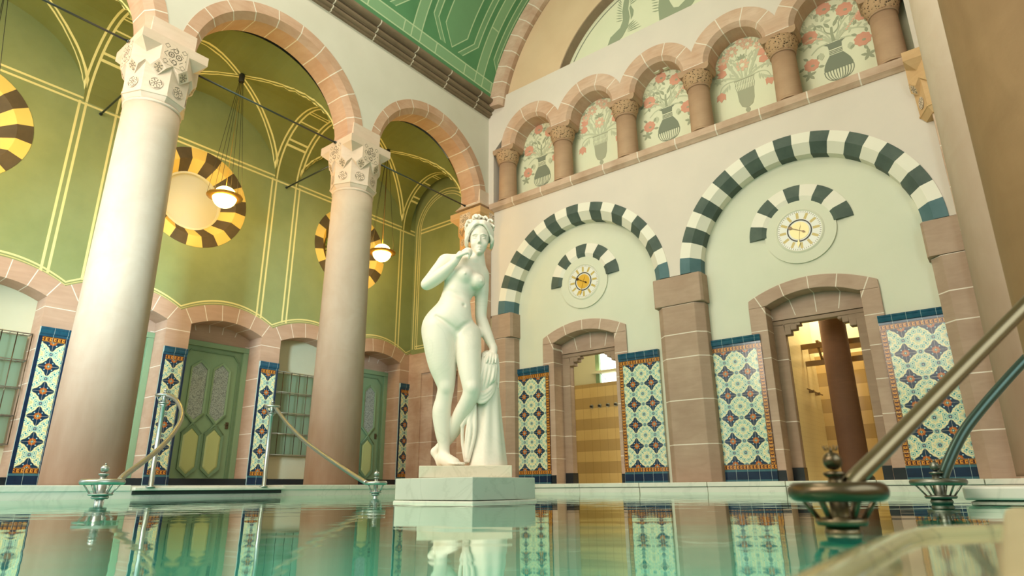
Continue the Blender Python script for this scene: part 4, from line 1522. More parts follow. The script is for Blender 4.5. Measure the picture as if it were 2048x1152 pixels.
mural_amphora('painted mural of a dark bellied vase, niche in the hall corner above the statue head', 0.75)
mural_goblet('painted mural of a tall goblet, above the striped arch holding the orange gold clock', 2.25)
mural_amphora('painted mural of a dark bellied vase, in the middle niche of the five', 3.75)
mural_goblet('painted mural of a tall goblet, above the striped arch holding the pale gold clock', 5.25)
mural_amphora('painted mural of a dark bellied vase, niche nearest the pale column shaft', 6.75)

def dolphin1(label, x, z):
    t = thing('fish_mural', label, 'mural', (x, 0.2995, z), 0, 'fish murals in the lunette')
    b = MB()
    flat(b, [(0.02, 0.05), (0.10, -0.02), (0.22, 0.0), (0.38, 0.10), (0.52, 0.28), (0.58, 0.50), (0.56, 0.72), (0.60, 0.95), (0.72, 1.25), (0.86, 1.45), (0.76, 1.45), (0.58, 1.20), (0.47, 0.95), (0.42, 0.72), (0.42, 0.50), (0.34, 0.34), (0.22, 0.28), (0.10, 0.22)], 0.003)
    flat(b, [(-0.10, 0.02), (0.0, 0.04), (0.06, -0.06), (-0.02, -0.10), (-0.09, -0.06)], 0.003)
    flat(b, [(0.60, 0.42), (0.66, 0.50), (0.68, 0.62), (0.62, 0.78), (0.585, 0.72), (0.60, 0.55)], 0.003)
    b.build('body', P_DOLPH, t)
    b = MB()
    for i in range(9):
        leaf(b, 0.42 - 0.0 * i, 0.50 + 0.055 * i, 0.17, 0.011, PI - 0.25 - 0.12 * i)
    for i in range(5): leaf(b, 0.50, 0.16 + 0.03 * i, 0.32 - 0.03 * i, 0.014, -0.05 + 0.14 * i)
    for i in range(4): leaf(b, 0.60, 0.80 + 0.04 * i, 0.18, 0.014, 0.2 + 0.2 * i)
    b.build('fin', P_DOLPH, t)
def dolphin2(label, x, z):
    t = thing('fish_mural', label, 'mural', (x, 0.2995, z), 0, 'fish murals in the lunette')
    b = MB()
    flat(b, [(0.10, 0.25), (0.24, 0.14), (0.42, 0.10), (0.62, 0.16), (0.80, 0.28), (0.95, 0.44), (0.82, 0.50), (0.66, 0.44), (0.52, 0.36), (0.42, 0.40), (0.36, 0.56), (0.30, 0.80), (0.34, 1.05), (0.22, 1.05), (0.14, 0.80), (0.10, 0.55)], 0.003)
    flat(b, [(0.92, 0.40), (1.05, 0.52), (1.12, 0.66), (1.0, 0.60)], 0.003)
    b.build('body', P_DOLPH, t)
    b = MB()
    for i in range(5): leaf(b, 0.22, 0.14, 0.34 - 0.03 * i, 0.015, PI + 0.32 - 0.14 * i)
    for i in range(6): leaf(b, 0.12, 0.50 + 0.07 * i, 0.16, 0.012, PI - 0.3)
    b.build('fin', P_DOLPH, t)
dolphin1('grey-green painted fish diving head down in the lunette, its whole body showing', 2.60, 9.00)
dolphin2('grey-green painted curled fish in the lunette, cut by the top of the picture', 3.72, 8.80)

# ------------------------------------------------------------------ tie rods
def rod(label, a, b_):
    t = thing('tie_rod', label, 'tie rod', a, 0, 'iron tie rods of the aisle')
    b = MB(); d = Vector(b_) - Vector(a)
    b.tube([(0, 0, 0), tuple(d)], 0.016, 10); b.build('bar', M_ROD, t)
    b = MB(); n_ = d.normalized()
    b.tube([tuple(d - n_ * 0.02), tuple(d)], 0.026, 12); b.build('end_plate', M_ROD, t)
    b = MB(); b.tube([(0, 0, 0), tuple(n_ * 0.02)], 0.026, 12); b.build('end_plate', M_ROD, t)
RZ = 6.03
rod('thin iron tie rod from the corner pilaster to the second column', (XA, -0.47, RZ), (XA, -BAY + 0.46, RZ))
rod('thin iron tie rod between the first and second columns', (XA, -BAY - 0.46, RZ), (XA, -2 * BAY + 0.46, RZ))
rod('thin iron tie rod leaving the first column towards the top picture edge', (XA, -2 * BAY - 0.46, RZ), (XA, -3 * BAY + 0.46, RZ))
rod('short dark tie rod from the second column capital back to the aisle wall', (XA - 0.46, -BAY, RZ), (XB + 0.01, -BAY, RZ))
rod('short dark tie rod from the first column capital back to the aisle wall', (XA - 0.46, -2 * BAY, RZ), (XB + 0.01, -2 * BAY, RZ))

# ------------------------------------------------------------------ hanging globe lamps
def lamp(label, y):
    zt = 7.30; zg = 4.84
    t = thing('hanging_lamp', label, 'lamp', (-1.93, y, zg), 0, 'glowing globe lamps of the aisle')
    b = MB(); b.ball((0, 0, 0), 0.19, 32, 20); b.build('globe', M_GLOBE, t)
    b = MB(); b.loft([[(r * math.cos(2 * PI * j / 48), r * math.sin(2 * PI * j / 48), z) for j in range(48)] for r, z in ((0.19, 0.0), (0.285, 0.02), (0.29, 0.012), (0.285, 0.0), (0.19, -0.02))], True, (False, False), 0, True)
    b.build('saucer_ring', M_BRASS, t)
    b = MB(); b.lathe([(0.045, 2.30), (0.05, 2.31), (0.05, 2.44), (0.04, 2.46)], n=20); b.build('ceiling_cup', M_WIRE, t)
    for j in range(6):
        a = 2 * PI * j / 6 + 0.3
        b = MB(); b.tube([(0.28 * math.cos(a), 0.28 * math.sin(a), 0.012), (0.03 * math.cos(a), 0.03 * math.sin(a), 2.32)], 0.004, 6); b.build('suspension_wire', M_WIRE, t)
    b = MB(); b.tube([(0, 0, 0.19), (0, 0, 2.32)], 0.004, 6); b.build('flex', M_BRASS, t)
lamp('glowing globe lamp in front of the blank round window, between the two columns', AC[1])
lamp('glowing globe lamp hanging beside the second column, nearest the statue', AC[0])
lamp('globe lamp at the picture edge of which only the wires show', AC[2])

# ------------------------------------------------------------------ pool handrails
def smooth_path(P, n=6):
    P = [Vector(p) for p in P]; Q = []
    for i in range(len(P) - 1):
        p0, p1, p2, p3 = P[max(i - 1, 0)], P[i], P[i + 1], P[min(i + 2, len(P) - 1)]
        for k in range(n):
            t = k / n
            Q.append(0.5 * ((2 * p1) + (p2 - p0) * t + (2 * p0 - 5 * p1 + 4 * p2 - p3) * t * t + (3 * p1 - p0 - 3 * p2 + p3) * t ** 3))
    Q.append(P[-1]); return Q

def newel(t, c, rr, tr, m_ring, m_post, zr, zbase, zfin, spikes=False, deep=0.35):
    """finial, ring on six slanting struts, flange; c = (x, y); heights absolute, thing at the origin of its empty"""
    o = t.location
    x, y = c[0] - o.x, c[1] - o.y
    Z = lambda z: z - o.z
    b = MB(); b.torus((x, y, Z(zr)), rr, tr, 48, 14); b.build('ring', m_ring, t)
    b = MB(); pr = rr * 0.25
    b.lathe([(pr * 0.95, Z(zbase) - deep), (pr * 0.95, Z(zr) + tr * 0.4), (pr * 0.80, Z(zr) + tr * 0.6), (pr * 0.72, Z(zr) + (zfin - zr) * 0.36)], x, y, 0, 24); b.build('newel_post', m_post, t)
    b = MB(); q = zfin - zr
    b.lathe([(pr * 0.72, Z(zr) + q * 0.34), (pr * 1.1, Z(zr) + q * 0.40), (pr * 1.15, Z(zr) + q * 0.46), (pr * 0.4, Z(zr) + q * 0.50)], x, y, 0, 24); b.build('collar', m_ring, t)
    b = MB(); b.ball((x, y, Z(zr) + q * 0.74), q * 0.225, 24, 16)
    b.lathe([(pr * 0.2, Z(zr) + q * 0.96), (pr * 0.12, Z(zr) + q * 1.06)], x, y, 0, 10)
    b.build('finial_ball', m_ring, t)
    if spikes:
        b = MB()
        for j in range(7):
            a = 2 * PI * j / 7
            b.tube([(x + 0.010 * math.cos(a), y + 0.010 * math.sin(a), Z(zr) + q * 1.0), (x + 0.014 * math.cos(a), y + 0.014 * math.sin(a), Z(zr) + q * 1.12)], 0.0012, 5)
        b.build('finial_crown', m_ring, t)
    b = MB()
    b.lathe([(rr * 0.60, Z(zbase) - 0.006), (rr * 0.64, Z(zbase)), (rr * 0.64, Z(zbase) + 0.006), (pr, Z(zbase) + 0.010)], x, y, 0, 32)
    b.lathe([(rr * 0.40, Z(zbase) - 0.03), (rr * 0.46, Z(zbase) - 0.02), (rr * 0.40, Z(zbase) - 0.006)], x, y, 0, 32)
    b.build('flange', m_post, t)
    for j in range(6):
        a = 2 * PI * (j + 0.25) / 6
        b = MB(); b.tube([(x + rr * math.cos(a), y + rr * math.sin(a), Z(zr)), (x + rr * 0.5 * math.cos(a), y + rr * 0.5 * math.sin(a), Z(zbase))], tr * 0.27, 8); b.build('strut', m_ring, t)

def railing(label, post, ring, path, rt, rr):
    t = thing('pool_handrail', label, 'handrail', (post[0], post[1], 0.118), 0)
    o = t.location
    P = smooth_path([(p[0] - o.x, p[1] - o.y, p[2] - o.z) for p in path])
    b = MB(); b.tube(P, rt, 14); b.build('rail_tube', M_CHROME, t)
    b = MB(); b.lathe([(0.05, 0.0), (0.05, 0.01), (0.026, 0.02), (0.026, 0.90), (0.034, 0.91)], n=20); b.build('floor_post', M_CHROME, t)
    newel(t, post, 0.088, 0.014, M_CHROME, M_CHROME, 1.148, 1.055, 1.235, deep=0.02)
    newel(t, ring[:2], rr, 0.021, M_CHROME, M_CHROME, ring[2], ring[3], ring[2] + 0.125, deep=0.9)
railing('curved metal pool handrail bulging in front of the first column and green door', (0.137, -6.508), (2.653, -7.899, 0.147, 0.06),
        [(0.137, -6.42, 1.148), (0.19, -6.511, 1.145), (0.348, -6.509, 1.105), (0.505, -6.516, 1.045), (0.723, -6.555, 0.929), (0.915, -6.632, 0.812), (1.136, -6.767, 0.685), (1.403, -6.95, 0.553), (1.741, -7.189, 0.414), (2.104, -7.446, 0.297), (2.467, -7.686, 0.201), (2.68, -7.80, 0.150)], 0.024, 0.125)
railing('curved metal pool handrail sweeping down across the second column', (0.119, -5.108), (2.556, -5.293, 0.143, 0.05),
        [(0.10, -5.03, 1.148), (0.194, -5.095, 1.123), (0.376, -5.114, 1.003), (0.633, -5.138, 0.851), (1.002, -5.168, 0.663), (1.337, -5.195, 0.524), (1.786, -5.243, 0.361), (2.223, -5.309, 0.218), (2.47, -5.35, 0.146)], 0.024, 0.095)

def bronze(label, c, ring, path, rt, tr, mt, spikes):
    t = thing('pool_handrail', label, 'handrail', (c[0], c[1], 0.0), 0)
    o = t.location
    P = smooth_path([(p[0] - o.x, p[1] - o.y, p[2] - o.z) for p in path])
    b = MB(); b.tube(P, rt, 18); b.build('rail_tube', mt, t)
    newel(t, c, ring[0], tr, M_RINGMET if spikes else M_NICKEL, M_BRONZE if spikes else M_NICKEL, ring[1], ring[2], ring[3], spikes)
bronze('thick bronze pool handrail with ball finial, closest to the viewer', (7.631, -8.414), (0.070, 0.074, 0.020, 0.150),
       [(7.648, -8.40, 0.076), (7.656, -8.389, 0.093), (7.698, -8.309, 0.145), (7.777, -8.176, 0.242), (7.879, -8.035, 0.361), (7.99, -7.904, 0.485), (8.054, -7.837, 0.556), (8.24, -7.65, 0.75)], 0.0165, 0.0180, M_BRONZE, True)
bronze('thin dark green pool handrail behind the thick bronze one', (7.584, -6.199), (0.100, 0.096, 0.030, 0.19),
       [(7.598, -6.20, 0.098), (7.623, -6.139, 0.161), (7.662, -6.072, 0.241), (7.717, -5.992, 0.335), (7.802, -5.893, 0.445), (7.914, -5.776, 0.576), (8.01, -5.683, 0.682), (8.117, -5.587, 0.792), (8.26, -5.42, 0.93)], 0.024, 0.015, M_GREENMET, False)
# ==PART4==
# ------------------------------------------------------------------ statue: one continuous carved surface
class SDF:
    def __init__(self, lo, hi, h):
        self.lo = np.array(lo, np.float32); self.h = h
        self.n = [int(math.ceil((hi[i] - lo[i]) / h)) + 1 for i in range(3)]
        self.g = [(lo[i] + h * np.arange(self.n[i])).astype(np.float32) for i in range(3)]
        self.vol = np.full(self.n, 0.5, np.float32)

    def _sub(self, lo, hi, pad):
        s = []
        for i in range(3):
            a = int(max(0, math.floor((lo[i] - pad - self.lo[i]) / self.h))); b_ = int(min(self.n[i], math.ceil((hi[i] + pad - self.lo[i]) / self.h) + 1))
            if b_ <= a: return None
            s.append(slice(a, b_))
        return tuple(s)

    def _apply(self, s, d, k, sub):
        v = self.vol[s]
        if sub: d = -d
        hh = np.maximum(k - np.abs(v - d), 0) / k
        self.vol[s] = (np.maximum(v, d) + hh * hh * k / 4) if sub else (np.minimum(v, d) - hh * hh * k / 4)

    def _grid(self, s):
        return [self.g[0][s[0]][:, None, None], self.g[1][s[1]][None, :, None], self.g[2][s[2]][None, None, :]]

    def cone(self, a, b, ra, rb, k=0.03, sub=False):
        a = np.array(a, np.float32); b = np.array(b, np.float32); r = max(ra, rb)
        s = self._sub(np.minimum(a, b) - r, np.maximum(a, b) + r, k + 0.03)
        if s is None: return
        x, y, z = self._grid(s); ba = b - a; L = max(float(ba @ ba), 1e-9)
        t = np.clip(((x - a[0]) * ba[0] + (y - a[1]) * ba[1] + (z - a[2]) * ba[2]) / L, 0, 1)
        d = np.sqrt((x - a[0] - t * ba[0]) ** 2 + (y - a[1] - t * ba[1]) ** 2 + (z - a[2] - t * ba[2]) ** 2) - (ra + (rb - ra) * t)
        self._apply(s, d, k, sub)

    def chain(self, pts, rs, k=0.03, sub=False, n=7):
        """smooth tapering limb along a spline, blended once into the rest"""
        P = np.array(pts, float); rs = np.array(rs, float); Q, q = [], []
        for i in range(len(P) - 1):
            p0, p1, p2, p3 = P[max(i - 1, 0)], P[i], P[i + 1], P[min(i + 2, len(P) - 1)]
            r0, r1, r2, r3 = rs[max(i - 1, 0)], rs[i], rs[i + 1], rs[min(i + 2, len(P) - 1)]
            for m in range(n):
                t = m / n
                cr = lambda a, b_, c, d: 0.5 * (2 * b_ + (c - a) * t + (2 * a - 5 * b_ + 4 * c - d) * t * t + (3 * b_ - a - 3 * c + d) * t ** 3)
                Q.append(cr(p0, p1, p2, p3)); q.append(cr(r0, r1, r2, r3))
        Q.append(P[-1]); q.append(rs[-1])
        Q = np.array(Q, np.float32)
        m = max(q)
        s = self._sub(Q.min(0) - m, Q.max(0) + m, k + 0.03)
        if s is None: return
        x, y, z = self._grid(s); D = None
        for i in range(len(Q) - 1):
            a, ba = Q[i], Q[i + 1] - Q[i]; L = max(float(ba @ ba), 1e-9)
            t = np.clip(((x - a[0]) * ba[0] + (y - a[1]) * ba[1] + (z - a[2]) * ba[2]) / L, 0, 1)
            d = np.sqrt((x - a[0] - t * ba[0]) ** 2 + (y - a[1] - t * ba[1]) ** 2 + (z - a[2] - t * ba[2]) ** 2) - (q[i] + (q[i + 1] - q[i]) * t)
            D = d if D is None else np.minimum(D, d)
        self._apply(s, D.astype(np.float32), k, sub)

    def ell(self, c, r, k=0.04, sub=False, tilt=0.0):
        """ellipsoid, tilt = rotation in the x-z plane"""
        m = max(r)
        s = self._sub([q - m for q in c], [q + m for q in c], k + 0.03)
        if s is None: return
        x, y, z = self._grid(s)
        x, y, z = x - c[0], y - c[1], z - c[2]
        if tilt:
            ct, st = math.cos(tilt), math.sin(tilt); x, z = x * ct + z * st, -x * st + z * ct
        k0 = np.sqrt((x / r[0]) ** 2 + (y / r[1]) ** 2 + (z / r[2]) ** 2); k1 = np.sqrt((x / r[0] ** 2) ** 2 + (y / r[1] ** 2) ** 2 + (z / r[2] ** 2) ** 2)
        self._apply(s, k0 * (k0 - 1) / np.maximum(k1, 1e-6), k, sub)

    def mesh(self, name, mat, parent, relax=2):
        """surface nets"""
        v = self.vol.copy()
        v[[0, -1], :, :] = 0.5; v[:, [0, -1], :] = 0.5; v[:, :, [0, -1]] = 0.5
        ins = v < 0
        c = np.zeros([q - 1 for q in v.shape], np.int8)
        for i in (0, 1):
            for j in (0, 1):
                for k in (0, 1):
                    c += ins[i:ins.shape[0] - 1 + i, j:ins.shape[1] - 1 + j, k:ins.shape[2] - 1 + k]
        act = (c > 0) & (c < 8)
        I = np.argwhere(act)
        idx = -np.ones(act.shape, np.int64); idx[tuple(I.T)] = np.arange(len(I))
        acc = np.zeros((len(I), 3)); cnt = np.zeros(len(I))
        corners = [(i, j, k) for i in (0, 1) for j in (0, 1) for k in (0, 1)]
        for a in corners:
            for ax in range(3):
                if a[ax]: continue
                b_ = list(a); b_[ax] = 1
                va = v[I[:, 0] + a[0], I[:, 1] + a[1], I[:, 2] + a[2]]; vb = v[I[:, 0] + b_[0], I[:, 1] + b_[1], I[:, 2] + b_[2]]
                m = (va < 0) != (vb < 0)
                t = np.where(m, va / np.where(m, va - vb, 1), 0)
                p = np.tile(np.array(a, float), (len(I), 1)); p[:, ax] += t
                acc[m] += p[m]; cnt[m] += 1
        P = (I + acc / cnt[:, None]) * self.h + self.lo
        F = []
        for ax in range(3):
            o1, o2 = (ax + 1) % 3, (ax + 2) % 3
            sl0 = [slice(None)] * 3; sl1 = [slice(None)] * 3
            sl0[ax] = slice(0, -1); sl1[ax] = slice(1, None)
            ch = ins[tuple(sl0)] != ins[tuple(sl1)]
            E_ = np.argwhere(ch)
            E_ = E_[(E_[:, o1] > 0) & (E_[:, o2] > 0) & (E_[:, o1] < v.shape[o1] - 1) & (E_[:, o2] < v.shape[o2] - 1)]
            q = []
            for d1, d2 in ((0, 0), (1, 0), (1, 1), (0, 1)):
                e = E_.copy(); e[:, o1] -= d1; e[:, o2] -= d2; q.append(idx[tuple(e.T)])
            q = np.stack(q, 1)
            flip = ~ins[tuple(E_.T)]
            q[flip] = q[flip][:, ::-1]
            F.append(q)
        F = np.concatenate(F); F = F[(F >= 0).all(1)][:, ::-1]
        for _ in range(relax):
            sm = np.zeros_like(P); n_ = np.zeros(len(P))
            for a, b_ in ((0, 1), (1, 2), (2, 3), (3, 0)):
                np.add.at(sm, F[:, a], P[F[:, b_]]); np.add.at(sm, F[:, b_], P[F[:, a]])
                np.add.at(n_, F[:, a], 1); np.add.at(n_, F[:, b_], 1)
            P = P * 0.5 + 0.5 * sm / n_[:, None]
        me = bpy.data.meshes.new(name)
        me.vertices.add(len(P)); me.vertices.foreach_set('co', P.astype(np.float32).ravel())
        me.loops.add(F.size); me.loops.foreach_set('vertex_index', F.astype(np.int32).ravel())
        me.polygons.add(len(F)); me.polygons.foreach_set('loop_start', np.arange(0, F.size, 4, dtype=np.int32))
        me.polygons.foreach_set('use_smooth', np.ones(len(F), bool))
        me.materials.append(mat); me.update(); me.validate()
        o = bpy.data.objects.new(name, me); COL.objects.link(o); o.parent = parent
        return o


ST = thing('marble_statue', 'white marble statue of a standing nude woman leaning on a cloth-draped tree trunk', 'statue', (5.10, -6.69, 0.219), R(42.4))
H = 0.0037
f = SDF((-0.37, -0.20, -0.012), (0.28, 0.20, 1.74), H)
# standing leg
f.chain([(-.190, .0, .90), (-.185, -.004, .80), (-.168, -.008, .67), (-.150, -.012, .57), (-.141, -.014, .50), (-.154, .000, .42), (-.166, .010, .34), (-.156, .010, .22), (-.145, .012, .13), (-.146, .014, .05)],
        [.120, .114, .097, .072, .056, .055, .061, .050, .037, .038], .03)
f.ell((-.140, -.052, .500), (.026, .018, .030), .03)
f.chain([(-.162, .040, .032), (-.140, .0, .046), (-.110, -.040, .040), (-.075, -.075, .024)], [.034, .036, .033, .026], .03)
f.chain([(-.125, -.03, .026), (-.10, -.06, .02), (-.062, -.082, .016)], [.030, .028, .022], .02)
for i, (tx, ty, L) in enumerate(((-.048, -.074, .044), (-.056, -.086, .042), (-.066, -.094, .036), (-.077, -.100, .030), (-.089, -.102, .024))):
    f.cone((tx - .02, ty + .02, .018), (tx + .72 * L, ty - .45 * L, .011), .0125 - .0010 * i, .0100 - .001 * i, .004)
# free leg, knee forward, shin crossing behind
f.chain([(-.005, -.005, .86), (.002, -.035, .75), (.012, -.060, .63), (.024, -.080, .53), (.028, -.083, .465), (.005, -.055, .40), (-.035, -.010, .325), (-.090, .040, .225), (-.160, .085, .130)],
        [.094, .089, .077, .064, .057, .055, .056, .047, .033], .009)
f.ell((.032, -.128, .485), (.024, .018, .028), .03)
f.cone((-.160, .085, .130), (-.204, .098, .098), .032, .028, .02); f.cone((-.203, .098, .09), (-.165, .07, .03), .027, .028, .02); f.cone((-.165, .07, .028), (-.13, .045, .016), .024, .015, .02)
# pelvis, belly, torso
f.ell((-.145, .005, .930), (.158, .108, .130), .03, tilt=-.18)
f.ell((-.215, .050, .890), (.098, .085, .120), .04); f.ell((-.075, .062, .880), (.09, .078, .11), .04)
f.ell((-.050, .0, .905), (.078, .092, .105), .04)
f.ell((-.082, -.050, .965), (.092, .066, .090), .05); f.ell((-.070, -.052, 1.05), (.078, .056, .075), .05)
f.chain([(-.125, .005, .99), (-.100, .003, 1.08), (-.078, .002, 1.16), (-.05, .002, 1.25)], [.120, .104, .102, .104], .05)
f.ell((-.040, .005, 1.27), (.126, .092, .135), .04, tilt=.15)
f.ell((-.020, -.005, 1.345), (.120, .074, .070), .04, tilt=-.30)
f.ell((-.028, -.082, 1.268), (.056, .050, .057), .025); f.ell((.060, -.066, 1.226), (.053, .050, .054), .025)
f.ell((-.026, -.131, 1.262), (.007, .008, .007), .010); f.ell((.086, -.106, 1.218), (.007, .008, .007), .010)
f.ell((-.030, -.112, 1.045), (.007, .016, .009), .015, sub=True)
# soft creases: waist fold, groin
f.chain([(-.20, -.055, 1.165), (-.12, -.103, 1.135), (-.03, -.108, 1.095), (.03, -.075, 1.075)], [.003, .005, .005, .002], .035, sub=True)
f.chain([(-.215, -.098, .965), (-.16, -.118, .925), (-.095, -.112, .875), (-.070, -.10, .855)], [.001, .005, .006, .006], .028, sub=True)
f.chain([(.020, -.088, .935), (-.025, -.105, .905), (-.060, -.102, .870)], [.001, .005, .006], .028, sub=True)
# shoulders, neck
f.chain([(.048, .012, 1.415), (-.02, .018, 1.405), (-.09, .016, 1.405), (-.155, .012, 1.385)], [.050, .044, .048, .060], .04)
f.chain([(.048, .012, 1.41), (.075, .022, 1.36), (.086, .025, 1.30)], [.048, .044, .052], .04)
f.chain([(.042, .014, 1.36), (.056, .004, 1.44), (.066, -.002, 1.52)], [.058, .046, .047], .03)
f.chain([(-.10, -.050, 1.392), (-.03, -.062, 1.388), (.035, -.045, 1.392)], [.010, .011, .010], .03)
f.cone((.075, -.045, 1.50), (.040, -.045, 1.395), .012, .009, .03)
# right arm, raised
f.chain([(-.163, .010, 1.385), (-.205, .0, 1.33), (-.250, -.012, 1.265), (-.290, -.030, 1.212), (-.255, -.050, 1.228), (-.205, -.076, 1.258), (-.150, -.105, 1.298), (-.100, -.130, 1.340)],
        [.060, .054, .049, .041, .046, .046, .037, .026], .025)
# right hand: palm, four curled fingers and a thumb
f.chain([(-.100, -.130, 1.340), (-.082, -.138, 1.366), (-.060, -.143, 1.398)], [.025, .025, .022], .012)
f.chain([(-.088, -.122, 1.362), (-.052, -.120, 1.410)], [.018, .017], .012)
for i in range(4):
    K = (-.054 + .004 * i, -.114 - .0145 * i, 1.418 - .009 * i); A_ = (-.018 + .002 * i, -.122 - .0155 * i, 1.444 - .011 * i)
    B_ = (.012 - .003 * i, -.126 - .015 * i, 1.436 - .015 * i); T_ = (.016 - .006 * i, -.122 - .013 * i, 1.406 - .015 * i)
    f.chain([K, A_, B_, T_], [.0110, .0095, .0085, .0070], .004)
f.chain([(-.078, -.160, 1.372), (-.048, -.178, 1.380), (-.020, -.178, 1.392), (.002, -.168, 1.396)], [.013, .0115, .0100, .0080], .006)
# left arm, resting on the trunk
f.chain([(.085, .025, 1.305), (.092, .040, 1.22), (.090, .052, 1.10), (.088, .055, 1.01), (.106, .044, .94), (.140, .018, .85), (.172, -.004, .775)], [.053, .050, .044, .040, .042, .036, .025], .025)
f.chain([(.172, -.004, .778), (.171, -.020, .748), (.163, -.040, .715)], [.024, .025, .021], .012)
f.chain([(.180, -.012, .760), (.178, -.040, .722)], [.017, .016], .012)
for i in range(4):
    K = (.186 - .0145 * i, -.046 - .005 * (i % 3), .716 + .002 * i); A_ = (.188 - .018 * i, -.070 - .003 * i, .690); T_ = (.184 - .020 * i, -.078 - .002 * i, .648 + .006 * abs(i - 1.5))
    f.chain([K, A_, T_], [.0105, .0092, .0070], .004)
f.chain([(.155, -.022, .745), (.132, -.047, .724), (.110, -.062, .702)], [.013, .010, .0075], .006)
# head and face
f.ell((.072, .006, 1.595), (.078, .094, .098), .02); f.ell((.070, -.034, 1.540), (.060, .062, .092), .02)
f.chain([(.070, -.040, 1.520), (.070, -.056, 1.478), (.069, -.070, 1.448)], [.055, .043, .026], .015)
f.ell((.069, -.089, 1.436), (.015, .013, .012), .012)
for sx in (-1, 1):
    f.ell((.070 + sx * .029, -.108, 1.548), (.020, .018, .0120), .008, sub=True)
    f.ell((.070 + sx * .029, -.0785, 1.5445), (.0150, .0150, .0100), .002)
    f.chain([(.070 + sx * .011, -.095, 1.563), (.070 + sx * .028, -.0945, 1.569), (.070 + sx * .050, -.080, 1.564)], [.0058, .0060, .0045], .006)
    f.chain([(.070 + sx * .014, -.092, 1.5495), (.070 + sx * .029, -.0965, 1.5555), (.070 + sx * .046, -.086, 1.549)], [.0026, .0032, .0024], .002)
    f.chain([(.070 + sx * .015, -.091, 1.5415), (.070 + sx * .029, -.0945, 1.5370), (.070 + sx * .045, -.085, 1.5415)], [.0020, .0026, .0020], .002)
    f.ell((.070 + sx * .036, -.074, 1.503), (.020, .016, .020), .02)
    f.ell((.070 + sx * .0090, -.1045, 1.4990), (.0070, .0085, .0060), .004)
f.chain([(.070, -.089, 1.572), (.070, -.100, 1.540), (.0695, -.116, 1.505)], [.0078, .0080, .0090], .007)
f.chain([(.050, -.088, 1.4660), (.061, -.0985, 1.4710), (.070, -.1000, 1.4685), (.079, -.0985, 1.4710), (.090, -.088, 1.4660)], [.0032, .0058, .0052, .0058, .0032], .003)
f.chain([(.054, -.090, 1.4570), (.070, -.0990, 1.4545), (.086, -.090, 1.4570)], [.0040, .0074, .0040], .003)
f.chain([(.051, -.095, 1.4620), (.070, -.107, 1.4615), (.089, -.095, 1.4620)], [.0015, .0020, .0015], .002, sub=True)
f.mesh('figure', M_STATUE, ST, 3)
# hair: waved bands parted over the brow, curls on top, knot behind
f = SDF((-0.06, -0.16, 1.40), (0.21, 0.20, 1.78), 0.0030)
f.ell((.073, .016, 1.615), (.092, .100, .094), .01)
f.ell((.070, -.115, 1.505), (.068, .085, .118), .01, sub=True)
f.ell((.070, -.02, 1.42), (.075, .12, .080), .02, sub=True)
for sx in (-1, 1):
    for i in range(5):
        q = i / 4
        P_ = [(.071 + sx * .002, -.084 + .054 * q, 1.652 + .046 * q), (.071 + sx * (.030 + .006 * q), -.090 + .060 * q, 1.645 + .048 * q), (.071 + sx * (.058 + .014 * q), -.078 + .060 * q, 1.612 + .054 * q), (.071 + sx * (.080 + .014 * q), -.046 + .058 * q, 1.576 + .046 * q), (.071 + sx * (.088 + .008 * q), -.006 + .052 * q, 1.530 + .038 * q)]
        f.chain(P_, [.0075, .0100, .0075, .0105, .0080], .0015)
    for i in range(5): f.chain([(.071 + sx * (.080 + .006 * (i % 2)), -.052 + .02 * i, 1.572 - .004 * i), (.071 + sx * .094, -.040 + .022 * i, 1.545), (.071 + sx * .084, -.028 + .022 * i, 1.522)], [.009, .0125, .0085], .002)
rnd = random.Random(3)
for i in range(36):
    a = R(12 + 156 * ((i * 11) % 36) / 35)
    cx, cy, cz = .073 + .090 * math.cos(a), -.030 + .12 * rnd.random(), 1.640 + .086 * math.sin(a) + .008 * rnd.random()
    r_ = .013 + .006 * rnd.random()
    f.chain([(cx + r_ * math.cos(t_ * 1.25), cy - .010 + .005 * t_, cz + r_ * math.sin(t_ * 1.25)) for t_ in range(5)], [.0088, .0078, .0078, .0070, .0050], .0015, n=2)
for i in range(9): f.ell((.030 + .012 * i, -.01 + .017 * (i % 3), 1.724 + .010 * ((i * 2) % 3)), (.012, .014, .011), .002)
f.ell((.080, .135, 1.615), (.055, .045, .055), .02)
f.mesh('hair', M_STATUE, ST, 1)
# tree trunk support
f = SDF((-0.06, -0.20, -0.012), (0.29, 0.20, 0.80), 0.006)
f.chain([(.139, .015, .0), (.139, .018, .10), (.139, .020, .32), (.137, .022, .56), (.136, .020, .70)], [.122, .108, .082, .068, .060], .02)
for i in range(7):
    a = i * .9
    f.cone((.139 + .10 * math.cos(a), .015 + .10 * math.sin(a), .0), (.138 + .062 * math.cos(a + .2), .02 + .062 * math.sin(a + .2), .5), .020, .010, .03)
f.mesh('tree_trunk', M_STATUE, ST, 3)
